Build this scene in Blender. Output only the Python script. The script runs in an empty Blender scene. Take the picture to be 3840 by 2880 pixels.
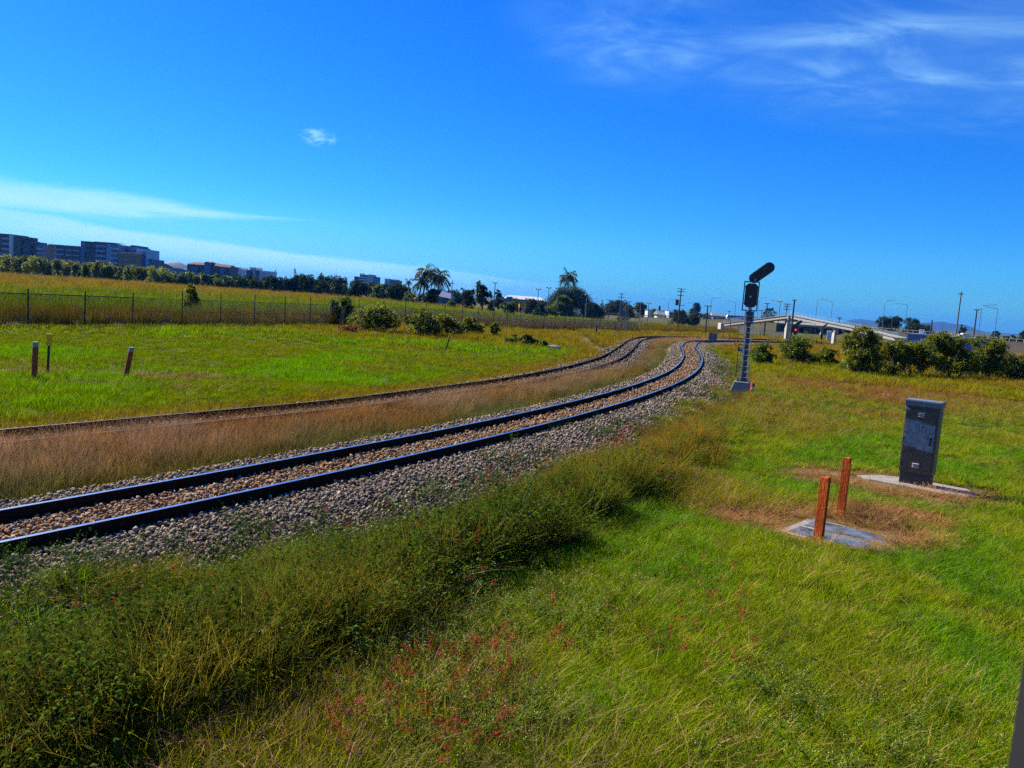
import bpy, math, random
import numpy as np
from mathutils import Vector, Matrix
rng = np.random.default_rng(7)
random.seed(7)
SC = bpy.context.scene
COL = SC.collection
PI = math.pi
R = math.radians

# ------------------------------------------------------------------ camera model (photo measured at 3840 x 2880)
ZC = 3.24                      # eye height of the traveller above the ground, metres
FPX = 3000.0
ROLL = R(4.0)
PITCH = R(6.036)
cf = np.array([0, math.cos(PITCH), -math.sin(PITCH)])
r0 = np.array([1.0, 0, 0]); u0 = np.cross(r0, cf)
cr = r0*math.cos(ROLL) + u0*math.sin(ROLL)
cu = -r0*math.sin(ROLL) + u0*math.cos(ROLL)
CAM = np.array([0, 0, ZC])

def ray(x, y):
    return cf + cr*(x-1920)/FPX - cu*(y-1440)/FPX

def at(x, y, d):
    """world point seen at photo position x, y, d metres ahead of the eye"""
    v = ray(x, y)
    return CAM + v*(d/v[1])

def sstep(a, b, x):
    t = np.clip((np.asarray(x, float)-a)/(b-a), 0, 1)
    return t*t*(3-2*t)

# ------------------------------------------------------------------ terrain
def drop(X, Y):
    X = np.asarray(X, float); Y = np.asarray(Y, float)
    d = np.hypot(X, Y); az = np.degrees(np.arctan2(X, np.maximum(Y, 1e-3)))
    return -.012*np.clip(d-60, 0, 150)*sstep(-8, 3, az)

TR1 = np.array([(-15, -8), (-10.6, 0), (-6.87, 6), (-5.0, 9), (-3.222, 12), (-.996, 16), (1.054, 20), (3.365, 25), (5.4, 30), (7.169, 35),
                (8.69, 40), (10.24, 46), (11.57, 52), (12.76, 58), (13.92, 64), (15.2, 70), (16.6, 76), (18.1, 82), (20.0, 88), (23, 95), (28, 104), (35.5, 116), (46, 131), (60, 150)], float)
TR2 = np.array([(-21.5, -6), (-16.6, 2), (-12.4, 8), (-8.57, 13.69), (-7.2, 15.75), (-5.75, 18.0), (-4.15, 20.46), (-1.9, 25.1), (.35, 29.9), (2.9, 36.8),
                (5.0, 44.0), (6.4, 50), (8.55, 61), (11.0, 75), (13.2, 86), (16.2, 98), (20.5, 109), (27, 121), (36, 134), (50, 152)], float)

def smooth_path(P, step=.5):
    # Catmull-Rom, resampled
    P = np.asarray(P, float); out = []
    Q = np.vstack([2*P[0]-P[1], P, 2*P[-1]-P[-2]])
    for i in range(1, len(Q)-2):
        n = max(2, int(np.linalg.norm(Q[i+1]-Q[i])/step))
        for k in range(n):
            t = k/n
            out.append(.5*((2*Q[i]) + (-Q[i-1]+Q[i+1])*t + (2*Q[i-1]-5*Q[i]+4*Q[i+1]-Q[i+2])*t*t + (-Q[i-1]+3*Q[i]-3*Q[i+1]+Q[i+2])*t**3))
    out.append(Q[-2]); out = np.array(out)
    for _ in range(6):
        out[1:-1] = .25*out[:-2] + .5*out[1:-1] + .25*out[2:]
    return out

T1 = smooth_path(TR1); T2 = smooth_path(TR2)
def normals(P):
    t = np.gradient(P, axis=0); t /= np.linalg.norm(t, axis=1)[:, None]
    return np.stack([t[:, 1], -t[:, 0]], 1)
N1 = normals(T1); N2 = normals(T2)

def offset(P, N, X, Y):
    """signed distance (right positive) from a centreline"""
    X = np.asarray(X, float).ravel(); Y = np.asarray(Y, float).ravel()
    o = np.empty(len(X)); 
    for a in range(0, len(X), 20000):
        dx = X[a:a+20000, None]-P[None, :, 0]; dy = Y[a:a+20000, None]-P[None, :, 1]
        k = np.argmin(dx*dx+dy*dy, 1); r_ = np.arange(len(k))
        o[a:a+20000] = dx[r_, k]*N[k, 0] + dy[r_, k]*N[k, 1]
        far = np.hypot(dx[r_, k], dy[r_, k]); s = np.sign(o[a:a+20000]); s[s == 0] = 1
        o[a:a+20000] = np.where(far > np.abs(o[a:a+20000])*1.5+1, s*far, o[a:a+20000])
    return o

_lat = {}
def vnoise(X, Y, scale, seed=0):
    """value noise 0..1"""
    if seed not in _lat: _lat[seed] = np.random.default_rng(1000+seed).random((257, 257))
    L = _lat[seed]
    x = np.asarray(X, float)/scale+531.3; y = np.asarray(Y, float)/scale+217.7
    i = np.floor(x).astype(int); j = np.floor(y).astype(int); fx = x-i; fy = y-j
    fx = fx*fx*(3-2*fx); fy = fy*fy*(3-2*fy); i %= 256; j %= 256
    return (L[i, j]*(1-fx)+L[i+1, j]*fx)*(1-fy)+(L[i, j+1]*(1-fx)+L[i+1, j+1]*fx)*fy
def fnoise(X, Y, scale, seed=0):
    return .55*vnoise(X, Y, scale, seed)+.3*vnoise(X, Y, scale/2.3, seed+1)+.15*vnoise(X, Y, scale/5.1, seed+2)

def bank(o1):
    """the low bank of weeds beside the ballast (offset right of the main track)"""
    return .22*sstep(2.5, 3.3, o1)*(1-sstep(3.8, 4.7, o1))

def gz(X, Y, o1=None):
    X = np.asarray(X, float); Y = np.asarray(Y, float)
    sh = X.shape
    if o1 is None: o1 = offset(T1, N1, X, Y).reshape(sh)
    near = 1-sstep(30, 55, np.hypot(X, Y))
    z = drop(X, Y) + bank(o1)*near
    z = z + (.10*(fnoise(X, Y, 2.6, 11)-.5)*near + .12*(fnoise(X, Y, 9, 21)-.5))*sstep(2.3, 3.2, np.abs(o1+1.8))*(o1 > -20)
    return z
def gz1(x, y): return float(gz(np.array([x]), np.array([y]))[0])

def G(x, y, off=0.0):
    """ground point seen at photo position x, y"""
    v = ray(x, y); z = 0.0
    for _ in range(120):
        t = -(ZC-z-off)/v[2]; X, Y = v[0]*t, v[1]*t
        z = .5*z+.5*float(drop(X, Y))
    return np.array([X, Y, z])

# ------------------------------------------------------------------ mesh builder
class MB:
    def __init__(self): self.v = []; self.f = []; self.m = []
    def add(self, v, f, m=0):
        b = len(self.v); self.v += [tuple(map(float, p)) for p in v]; self.f += [tuple(i+b for i in q) for q in f]; self.m += [m]*len(f); return self
    def box(self, c, s, rz=0, m=0, tilt=None):
        x, y, z = s[0]/2, s[1]/2, s[2]/2
        P = [Vector((i, j, k)) for k in (-z, z) for j in (-y, y) for i in (-x, x)]
        M = Matrix.Rotation(rz, 3, 'Z')
        if tilt: M = M @ Matrix.Rotation(tilt[1], 3, tilt[0])
        P = [M @ p + Vector(c) for p in P]
        return self.add(P, [(0, 2, 3, 1), (4, 5, 7, 6), (0, 1, 5, 4), (2, 6, 7, 3), (0, 4, 6, 2), (1, 3, 7, 5)], m)
    def tube(self, path, rad, n=8, m=0, cap=True):
        path = [Vector(p) for p in path]
        if not hasattr(rad, '__len__'): rad = [rad]*len(path)
        vs = []; prev = None
        for i, p in enumerate(path):
            t = (path[min(i+1, len(path)-1)]-path[max(i-1, 0)]).normalized()
            a = Vector((1, 0, 0)) if prev is None else prev
            if abs(a.dot(t)) > .95: a = Vector((0, 1, 0))
            a = (a-t*a.dot(t)).normalized(); prev = a; b = t.cross(a)
            vs += [p+(a*math.cos(2*PI*k/n)+b*math.sin(2*PI*k/n))*rad[i] for k in range(n)]
        fs = []
        for i in range(len(path)-1):
            for k in range(n):
                k2 = (k+1) % n; fs.append((i*n+k, i*n+k2, (i+1)*n+k2, (i+1)*n+k))
        if cap: fs += [tuple(range(n-1, -1, -1)), tuple(range((len(path)-1)*n, len(path)*n))]
        return self.add(vs, fs, m)
    def prism(self, poly, h, z0=0, m=0, M=None):
        """poly: xy outline (ccw), extruded along z; M maps to place"""
        n = len(poly); vs = [Vector((p[0], p[1], z0)) for p in poly]+[Vector((p[0], p[1], z0+h)) for p in poly]
        if M is not None: vs = [M @ v for v in vs]
        fs = [tuple(range(n-1, -1, -1)), tuple(range(n, 2*n))]+[(i, (i+1) % n, n+(i+1) % n, n+i) for i in range(n)]
        return self.add(vs, fs, m)
    def loft(self, rings, m=0, closed=True, cap=True):
        n = len(rings[0]); vs = [p for r_ in rings for p in r_]; fs = []
        for i in range(len(rings)-1):
            for k in range(n if closed else n-1):
                k2 = (k+1) % n; fs.append((i*n+k, i*n+k2, (i+1)*n+k2, (i+1)*n+k))
        if cap and closed: fs += [tuple(range(n-1, -1, -1)), tuple(range((len(rings)-1)*n, len(rings)*n))]
        return self.add(vs, fs, m)
    def build(self, name, mats, parent=None, loc=None, rz=0, bevel=0, smooth=False):
        me = bpy.data.meshes.new(name); me.from_pydata(self.v, [], self.f)
        for mm in (mats if isinstance(mats, (list, tuple)) else [mats]): me.materials.append(mm)
        me.polygons.foreach_set('material_index', self.m)
        if smooth: me.polygons.foreach_set('use_smooth', [True]*len(self.f))
        me.update()
        o = bpy.data.objects.new(name, me); COL.objects.link(o)
        if parent is not None: o.parent = parent
        if loc is not None: o.location = loc
        o.rotation_euler.z = rz
        if bevel:
            b = o.modifiers.new('bevel', 'BEVEL'); b.width = bevel; b.segments = 2; b.limit_method = 'ANGLE'
        return o

def npmesh(name, V, Fq, mats, attrs=None, parent=None, mi=None, tri=None, smooth=False):
    """mesh from numpy arrays: quads Fq (n,4) and triangles tri (n,3)"""
    me = bpy.data.meshes.new(name)
    V = np.asarray(V, np.float32); nq = 0 if Fq is None else len(Fq); nt = 0 if tri is None else len(tri)
    me.vertices.add(len(V)); me.vertices.foreach_set('co', V.ravel())
    loops = []; 
    if nq: loops.append(np.asarray(Fq, np.int32).ravel())
    if nt: loops.append(np.asarray(tri, np.int32).ravel())
    loops = np.concatenate(loops); me.loops.add(len(loops)); me.loops.foreach_set('vertex_index', loops)
    st = np.concatenate([np.arange(nq)*4, nq*4+np.arange(nt)*3]).astype(np.int32)
    me.polygons.add(nq+nt); me.polygons.foreach_set('loop_start', st)
    if mi is not None: me.polygons.foreach_set('material_index', np.asarray(mi, np.int32))
    if smooth: me.polygons.foreach_set('use_smooth', np.ones(nq+nt, bool))
    for mm in (mats if isinstance(mats, (list, tuple)) else [mats]): me.materials.append(mm)
    me.update(calc_edges=True)
    for k, (ty, dom, a) in (attrs or {}).items():
        at_ = me.attributes.new(k, ty, dom)
        at_.data.foreach_set('value' if ty in ('FLOAT', 'INT') else ('vector' if ty == 'FLOAT_VECTOR' else 'color'), np.asarray(a, np.int32 if ty == 'INT' else np.float32).ravel())
    o = bpy.data.objects.new(name, me)
    return o

def link(o, parent=None):
    COL.objects.link(o)
    if parent is not None: o.parent = parent
    return o
def tag(o, label=None, cat=None, group=None, kind=None):
    if label: o['label'] = label
    if cat: o['category'] = cat
    if group: o['group'] = group
    if kind: o['kind'] = kind
    return o
def thing(name, label, cat, loc, rz=0, group=None):
    o = bpy.data.objects.new(name, None); COL.objects.link(o); o.empty_display_size = .3
    o.location = tuple(map(float, loc)); o.rotation_euler.z = rz
    return tag(o, label, cat, group)

# ------------------------------------------------------------------ materials
def nt_new(name):
    m = bpy.data.materials.new(name); m.use_nodes = True; t = m.node_tree; t.nodes.clear()
    out = t.nodes.new('ShaderNodeOutputMaterial'); return m, t, out
def N(t, typ, **kw):
    n = t.nodes.new(typ)
    for k, v in kw.items():
        if k.startswith('i_'):
            key = k[2:]; key = int(key) if key.isdigit() else key.replace('_', ' ')
            n.inputs[key].default_value = v
        else: setattr(n, k, v)
    return n
def L(t, a, b): t.links.new(a, b)
def c4(c): return (c[0], c[1], c[2], 1.0)

def pmat(name, c1, c2=None, rough=.7, metal=0, scale=6, bump=0, bscale=40, spec=.3, stretch=None, detail=5, c3=None, contrast=.25):
    """painted / solid surface: two or three albedos broken up by noise, optional bump"""
    m, t, out = nt_new(name)
    b = N(t, 'ShaderNodeBsdfPrincipled', i_Roughness=rough, i_Metallic=metal); b.inputs['Specular IOR Level'].default_value = spec
    L(t, b.outputs[0], out.inputs[0])
    if c2 is None: c2 = tuple(x*.75 for x in c1)
    tc = N(t, 'ShaderNodeTexCoord'); mp = N(t, 'ShaderNodeMapping'); L(t, tc.outputs['Object'], mp.inputs[0])
    if stretch: mp.inputs['Scale'].default_value = stretch
    n = N(t, 'ShaderNodeTexNoise', i_Scale=scale, i_Detail=detail, i_Roughness=.65); L(t, mp.outputs[0], n.inputs['Vector'])
    cr_ = N(t, 'ShaderNodeValToRGB'); cr_.color_ramp.elements[0].position = .5-contrast; cr_.color_ramp.elements[1].position = .5+contrast
    cr_.color_ramp.elements[0].color = c4(c1); cr_.color_ramp.elements[1].color = c4(c2)
    if c3 is not None:
        e = cr_.color_ramp.elements.new(.52); e.color = c4(c3)
    L(t, n.outputs[0], cr_.inputs[0]); L(t, cr_.outputs[0], b.inputs['Base Color'])
    if bump:
        n2 = N(t, 'ShaderNodeTexNoise', i_Scale=bscale, i_Detail=6); L(t, mp.outputs[0], n2.inputs['Vector'])
        bp = N(t, 'ShaderNodeBump', i_Strength=bump, i_Distance=.02); L(t, n2.outputs[0], bp.inputs['Height']); L(t, bp.outputs[0], b.inputs['Normal'])
    return m

def leafmat(name, lo, hi, trans=.35, inst=False, hgrad=None, gloss=.015, var=.35):
    """leaf / blade: per-leaf variation, optional root-to-tip colour, light passing through"""
    m, t, out = nt_new(name)
    geo = N(t, 'ShaderNodeNewGeometry')
    mx = N(t, 'ShaderNodeMix', data_type='RGBA'); mx.inputs[6].default_value = c4(lo); mx.inputs[7].default_value = c4(hi)
    if hgrad is None:
        a = N(t, 'ShaderNodeAttribute', attribute_name='tone'); L(t, a.outputs['Fac'], mx.inputs[0])
    else:
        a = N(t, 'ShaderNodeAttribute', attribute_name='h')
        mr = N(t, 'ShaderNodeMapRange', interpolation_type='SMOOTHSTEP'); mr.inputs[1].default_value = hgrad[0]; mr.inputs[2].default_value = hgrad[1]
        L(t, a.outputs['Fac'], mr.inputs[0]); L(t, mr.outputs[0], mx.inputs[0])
    col = mx.outputs[2]
    mr2 = N(t, 'ShaderNodeMapRange'); mr2.inputs[3].default_value = 1-var; mr2.inputs[4].default_value = 1+var; L(t, geo.outputs['Random Per Island'], mr2.inputs[0])
    vm = N(t, 'ShaderNodeVectorMath', operation='SCALE'); L(t, col, vm.inputs[0]); L(t, mr2.outputs[0], vm.inputs['Scale']); col = vm.outputs[0]
    if inst:
        ia = N(t, 'ShaderNodeAttribute', attribute_name='tint', attribute_type='INSTANCER')
        vm2 = N(t, 'ShaderNodeVectorMath', operation='MULTIPLY'); L(t, col, vm2.inputs[0]); L(t, ia.outputs['Vector'], vm2.inputs[1]); col = vm2.outputs[0]
    d = N(t, 'ShaderNodeBsdfDiffuse'); tr = N(t, 'ShaderNodeBsdfTranslucent'); L(t, col, d.inputs[0]); L(t, col, tr.inputs[0])
    ms = N(t, 'ShaderNodeMixShader', i_0=trans); L(t, d.outputs[0], ms.inputs[1]); L(t, tr.outputs[0], ms.inputs[2])
    if gloss:
        g = N(t, 'ShaderNodeBsdfGlossy', i_Roughness=.45); ms2 = N(t, 'ShaderNodeMixShader', i_0=gloss)
        L(t, ms.outputs[0], ms2.inputs[1]); L(t, g.outputs[0], ms2.inputs[2]); ms = ms2
    L(t, ms.outputs[0], out.inputs[0]); return m

def instcolmat(name, base, rough=.85):
    """stones: colour carried by each stone, plus mottling"""
    m, t, out = nt_new(name)
    b = N(t, 'ShaderNodeBsdfPrincipled', i_Roughness=rough); b.inputs['Specular IOR Level'].default_value = .25
    ia = N(t, 'ShaderNodeAttribute', attribute_name='tint', attribute_type='INSTANCER')
    tc = N(t, 'ShaderNodeTexCoord'); n = N(t, 'ShaderNodeTexNoise', i_Scale=2.2, i_Detail=4); L(t, tc.outputs['Object'], n.inputs['Vector'])
    mr = N(t, 'ShaderNodeMapRange'); mr.inputs[3].default_value = .6; mr.inputs[4].default_value = 1.4; L(t, n.outputs[0], mr.inputs[0])
    vm = N(t, 'ShaderNodeVectorMath', operation='SCALE'); L(t, ia.outputs['Vector'], vm.inputs[0]); L(t, mr.outputs[0], vm.inputs['Scale'])
    L(t, vm.outputs[0], b.inputs['Base Color']); L(t, b.outputs[0], out.inputs[0]); return m

def emat(name, c, s):
    m, t, out = nt_new(name); e = N(t, 'ShaderNodeEmission', i_Strength=s); e.inputs[0].default_value = c4(c); L(t, e.outputs[0], out.inputs[0]); return m

M = {}
M['steel_dark'] = pmat('rail_side_rust', (.016, .010, .007), (.032, .018, .010), .95, 0, 9, .4, 60, spec=.06)
M['rail_top'] = pmat('polished_rail_top', (.62, .63, .64), (.45, .46, .48), .28, 1, 14, stretch=(.05, .05, 1))
M['rail_dull'] = pmat('dull_rail_top', (.045, .034, .028), (.075, .055, .045), .6, .3, 14)
M['bed'] = pmat('ballast_bed_stone', (.05, .038, .026), (.19, .15, .10), .95, 0, 26, .9, 60, contrast=.16, c3=(.10, .078, .054))
M['rust'] = pmat('flaking_rust', (.26, .036, .003), (.75, .18, .013), .85, 0, 11, .5, 40, stretch=(1, 1, .35), c3=(.58, .095, .006))
M['rust_dark'] = pmat('dark_rust', (.22, .035, .010), (.42, .085, .020), .9, 0, 8, .4, 30)
M['grey_cap'] = pmat('weathered_grey_top', (.34, .31, .30), (.22, .20, .20), .8)
M['yellow'] = pmat('marker_yellow', (.92, .46, .008), (.80, .38, .008), .6)
M['post_black'] = pmat('dark_steel_post', (.022, .024, .028), (.035, .036, .040), .55)
M['cab'] = pmat('cabinet_grey_green_paint', (.105, .078, .044), (.12, .092, .056), .5, 0, 4, .08, 60, spec=.35)
M['cab_side'] = M['cab']
M['cab_cap'] = pmat('cabinet_cap_paint', (.14, .16, .19), (.12, .14, .16), .45)
M['cab_plinth'] = pmat('cabinet_plinth', (.05, .045, .042), (.065, .06, .054), .7)
M['patch'] = pmat('scuffed_grey_overpaint', (.19, .24, .28), (.14, .18, .21), .55, 0, 9, contrast=.2)
M['white_metal'] = pmat('louvre_bare_metal', (.50, .52, .54), (.38, .40, .42), .4)
M['chrome'] = pmat('handle_metal', (.55, .56, .58), (.4, .41, .43), .3, 1)
M['concrete'] = pmat('weathered_concrete', (.22, .20, .165), (.34, .31, .265), .9, 0, 5, .35, 50, c3=(.27, .25, .21))
M['concrete_pale'] = pmat('pale_concrete', (.43, .37, .31), (.50, .44, .37), .85, 0, 1.2, .1, 20)
M['concrete_grey'] = pmat('bridge_concrete_grey', (.27, .26, .24), (.36, .35, .33), .9, 0, .9, .1, 20)
M['galv'] = pmat('galvanised_steel', (.30, .32, .34), (.21, .23, .25), .45, .6, 8)
M['mast'] = pmat('weathered_mast_steel', (.085, .10, .11), (.055, .065, .075), .5, .3, 5)
M['galv_pale'] = pmat('pale_galvanised_steel', (.45, .48, .50), (.34, .37, .39), .5, .3, 8)
M['black'] = pmat('signal_black_paint', (.010, .011, .013), (.016, .017, .019), .38, spec=.5)
M['frame'] = pmat('signal_frame_grey', (.10, .11, .13), (.07, .08, .10), .5, .3)
M['lens'] = pmat('signal_lens', (.12, .13, .13), (.08, .09, .09), .2, spec=.6)
M['red_lit'] = emat('lit_red_aspect', (1, .02, .02), 3.0)
M['orange'] = pmat('marker_orange_plastic', (.72, .13, .012), (.6, .1, .01), .5)
M['pole'] = pmat('timber_pole', (.055, .038, .030), (.10, .072, .056), .9, 0, 5, .3, 20, stretch=(1, 1, .1))
M['pole_grey'] = pmat('grey_timber_pole', (.13, .105, .095), (.20, .165, .15), .9, 0, 5, stretch=(1, 1, .1))
M['lamp_steel'] = pmat('lamp_post_steel', (.20, .25, .29), (.15, .19, .23), .5, .4)
M['sign_back'] = pmat('sign_back_aluminium', (.13, .16, .21), (.10, .13, .175), .45, .3)
M['sign_blue'] = pmat('blue_sign_back', (.06, .12, .22), (.05, .10, .18), .5)
M['white'] = pmat('white_paint', (.78, .78, .76), (.66, .66, .64), .6)
M['offwhite'] = pmat('offwhite_wall', (.58, .58, .55), (.50, .50, .48), .8, 0, .3)
M['fence'] = pmat('fence_wire', (.022, .026, .022), (.035, .038, .034), .6, .3)
M['timber'] = pmat('old_timber', (.05, .035, .025), (.09, .066, .05), .9, stretch=(.3, 1, 1))
M['grate'] = None
M['bark'] = pmat('tree_bark', (.075, .055, .042), (.13, .10, .078), .95, 0, 6, .5, 20, stretch=(1, 1, .2))
M['palm_bark'] = pmat('palm_bark', (.15, .12, .095), (.22, .18, .15), .9, 0, 6, .4, 20, stretch=(.2, .2, 2))
M['tanwall'] = pmat('tan_render', (.26, .18, .12), (.22, .15, .10), .85, 0, .15)
M['darkwall'] = pmat('brown_render', (.085, .062, .060), (.12, .09, .08), .85, 0, .12)
M['bluewall'] = pmat('blue_grey_cladding', (.065, .12, .24), (.09, .155, .29), .6, 0, .1)
M['navywall'] = pmat('dark_blue_cladding', (.030, .045, .085), (.045, .062, .11), .5, 0, .1)
M['skyglass'] = pmat('blue_facade_glass', (.09, .20, .42), (.13, .26, .50), .2, 0, .2, spec=.6)
M['glass'] = pmat('dark_window_glass', (.014, .018, .028), (.022, .028, .04), .15, 0, .2, spec=.6)
M['balcony'] = pmat('pale_blue_balcony', (.32, .40, .48), (.24, .32, .40), .7)
M['redroof'] = pmat('terracotta_roof', (.12, .036, .022), (.10, .030, .02), .85, 0, .5)
M['greyroof'] = pmat('grey_metal_roof', (.17, .21, .23), (.13, .16, .18), .6, .2, .3)
M['whiteroof'] = pmat('white_metal_roof', (.46, .47, .45), (.40, .41, .40), .6, 0, .1)
M['hut'] = pmat('blue_grey_cabin_cladding', (.15, .19, .29), (.13, .165, .25), .6, 0, .6)
M['hut_pale'] = pmat('pale_cabin_trim', (.44, .50, .52), (.38, .44, .46), .6)
M['asphalt'] = pmat('asphalt', (.045, .045, .047), (.06, .06, .062), .95, 0, 3, .2, 60)
M['dirt'] = pmat('gravel_dirt', (.20, .165, .125), (.28, .24, .19), .95, 0, 3, .4, 40)
M['carblue'] = pmat('blue_car_paint', (.012, .09, .62), (.012, .08, .55), .3, spec=.6)
M['carwhite'] = pmat('white_car_paint', (.78, .79, .8), (.7, .71, .72), .3, spec=.6)
M['tyre'] = pmat('tyre_rubber', (.012, .012, .012), (.02, .02, .02), .8)
M['gasket'] = pmat('black_window_rubber', (.010, .010, .011), (.016, .016, .017), .7)
M['jamb'] = pmat('carriage_window_frame_grey', (.05, .058, .066), (.04, .047, .054), .5)
M['stone'] = pmat('pale_boulder', (.38, .34, .28), (.28, .25, .2), .9, 0, 4, .4, 20)
SKY_T = (.105, .47, .98); EXPO = .97; WSTR = .088; CLOUD_C = (2.9, 5.5, 7.0, 1); HAZE = 8e-5
# ------------------------------------------------------------------ camera, sun, sky
cam_d = bpy.data.cameras.new('camera'); cam = bpy.data.objects.new('camera', cam_d); COL.objects.link(cam)
cam_d.sensor_width = 36; cam_d.lens = FPX/3840*36; cam_d.clip_start = .05; cam_d.clip_end = 30000
mw = Matrix.Identity(4)
for i, a in enumerate((cr, cu, -cf)):
    for k in range(3): mw[k][i] = float(a[k])
mw.translation = Vector((0, 0, ZC)); cam.matrix_world = mw
cam_d.dof.use_dof = True; cam_d.dof.focus_distance = 22; cam_d.dof.aperture_fstop = 14
SC.camera = cam

SUN_EL, SUN_AZ = R(41), math.atan2(-.80, .60)        # azimuth from +Y towards +X
sd = bpy.data.lights.new('sun', 'SUN'); sd.energy = 5.0; sd.angle = R(.5); sd.color = (1.0, .93, .80)
sun = bpy.data.objects.new('sun', sd); COL.objects.link(sun)
sdir = Vector((math.sin(SUN_AZ)*math.cos(SUN_EL), math.cos(SUN_AZ)*math.cos(SUN_EL), math.sin(SUN_EL)))
sun.rotation_euler = sdir.to_track_quat('Z', 'Y').to_euler(); sun.location = (-20, 20, 60)

W = bpy.data.worlds.new('World'); SC.world = W; W.use_nodes = True; t = W.node_tree; t.nodes.clear()
wo = N(t, 'ShaderNodeOutputWorld'); bg = N(t, 'ShaderNodeBackground', i_Strength=WSTR); L(t, bg.outputs[0], wo.inputs[0])
sky = N(t, 'ShaderNodeTexSky', sky_type='NISHITA', sun_disc=False); sky.sun_elevation = SUN_EL; sky.sun_rotation = SUN_AZ
sky.air_density = 1.0; sky.dust_density = .3; sky.ozone_density = 2.0; sky.altitude = 0
hs = N(t, 'ShaderNodeHueSaturation', i_Saturation=1.45, i_Value=1.0); L(t, sky.outputs[0], hs.inputs['Color'])
tint = N(t, 'ShaderNodeMix', data_type='RGBA', blend_type='MULTIPLY'); tint.inputs[0].default_value = 1; tint.inputs[7].default_value = (SKY_T[0], SKY_T[1], SKY_T[2], 1)
L(t, hs.outputs[0], tint.inputs[6])
tc = N(t, 'ShaderNodeTexCoord'); sx = N(t, 'ShaderNodeSeparateXYZ'); L(t, tc.outputs['Generated'], sx.inputs[0])
def mth(op, a, b=None, c=None, clamp=False):
    n = N(t, 'ShaderNodeMath', operation=op); n.use_clamp = clamp
    for i, x in enumerate((a, b, c)):
        if x is None: continue
        if isinstance(x, (int, float)): n.inputs[i].default_value = x
        else: L(t, x, n.inputs[i])
    return n.outputs[0]
def mrange(x, a, b, lo=0., hi=1.):
    n = N(t, 'ShaderNodeMapRange', interpolation_type='SMOOTHSTEP'); L(t, x, n.inputs[0])
    n.inputs[1].default_value = a; n.inputs[2].default_value = b; n.inputs[3].default_value = lo; n.inputs[4].default_value = hi; return n.outputs[0]
az = mth('MULTIPLY', mth('ARCTAN2', sx.outputs[0], sx.outputs[1]), 180/PI)
el = mth('MULTIPLY', mth('ARCSINE', sx.outputs[2]), 180/PI)
def window(x, a, b, c, d): return mth('MULTIPLY', mrange(x, a, b), mrange(x, c, d, 1., 0.))
def wnoise(vec, scale, detail, rough, dist, mp=(1, 1, 1), rot=0):
    m_ = N(t, 'ShaderNodeMapping'); m_.inputs['Scale'].default_value = mp; m_.inputs['Rotation'].default_value = (0, 0, rot); L(t, vec, m_.inputs[0])
    n = N(t, 'ShaderNodeTexNoise', i_Scale=scale, i_Detail=detail, i_Roughness=rough, i_Distortion=dist); L(t, m_.outputs[0], n.inputs['Vector']); return n.outputs[0]
# high cirrus on a flat layer far overhead
zz = mth('ADD', mth('MAXIMUM', sx.outputs[2], 0.0), .10)
cv = N(t, 'ShaderNodeCombineXYZ'); L(t, mth('DIVIDE', sx.outputs[0], zz), cv.inputs[0]); L(t, mth('DIVIDE', sx.outputs[1], zz), cv.inputs[1])
ae = N(t, 'ShaderNodeCombineXYZ'); L(t, az, ae.inputs[0]); L(t, el, ae.inputs[1])
c1 = mrange(wnoise(cv.outputs[0], 1.9, 8, .58, 1.3, (1, 1.7, 1), .75), .36, .80)
c1b = mrange(wnoise(cv.outputs[0], .9, 5, .55, .7, (1, 1.25, 1), .3), .30, .60)
elc = mth('SUBTRACT', el, mth('MULTIPLY_ADD', az, -.13, 16.3))
m1 = mth('MULTIPLY', window(az, -4, 7, 50, 75), window(elc, -2.2, 2.6, 22, 40))
cirrus = mth('ADD', mth('MULTIPLY', mth('MULTIPLY', c1, c1b), m1), mth('MULTIPLY', mth('MULTIPLY', c1b, m1), .22))
# small lone puff
_v = ray(1195, 515); _v = _v/np.linalg.norm(_v); PUFF = (float(np.degrees(np.arctan2(_v[0], _v[1]))), float(np.degrees(np.arcsin(_v[2]))))
dx = mth('DIVIDE', mth('SUBTRACT', az, PUFF[0]), 1.25); dy = mth('DIVIDE', mth('SUBTRACT', el, PUFF[1]), .62)
pn = wnoise(ae.outputs[0], 1.1, 7, .65, .6, (1, 2.0, 1), -.35)
puff = mth('MULTIPLY', mrange(mth('ADD', mth('MULTIPLY', dx, dx), mth('MULTIPLY', dy, dy)), 0., 1.3, 1., 0.), mrange(pn, .36, .72))
# long low veil near the horizon on the left
bn = wnoise(ae.outputs[0], .17, 7, .58, .5, (.45, 2.6, 1), .03)
wv_ = mth('MULTIPLY', mth('SUBTRACT', bn, .5), 2.2)
e1 = mth('ADD', mth('SUBTRACT', el, mth('MULTIPLY_ADD', az, -.004, 4.15)), wv_)
tap = mrange(az, -38, -13, 1.0, .12)
e1n = mth('DIVIDE', e1, tap)
band = mth('MULTIPLY', mth('MULTIPLY', window(e1n, -1.7, -.1, .05, 1.35), mrange(bn, .25, .5, .55, 1.)), window(az, -95, -70, -24, -12))
e2 = mth('ADD', mth('SUBTRACT', el, mth('MULTIPLY_ADD', az, -.052, 1.15)), mth('MULTIPLY', wv_, .6))
band = mth('ADD', band, mth('MULTIPLY', mth('MULTIPLY', window(e2, -2.2, -.1, .05, .42), window(az, -95, -70, -12, 9)), mrange(bn, .3, .6, .62, .95)))
veil = mth('MULTIPLY', window(el, -3, -1, 1.0, 6.5), mrange(az, -30, 12, .30, .06))
tot = mth('ADD', mth('MULTIPLY', cirrus, .46), mth('ADD', mth('MULTIPLY', puff, .75), mth('ADD', mth('MULTIPLY', band, .80), veil)), clamp=True)
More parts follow.
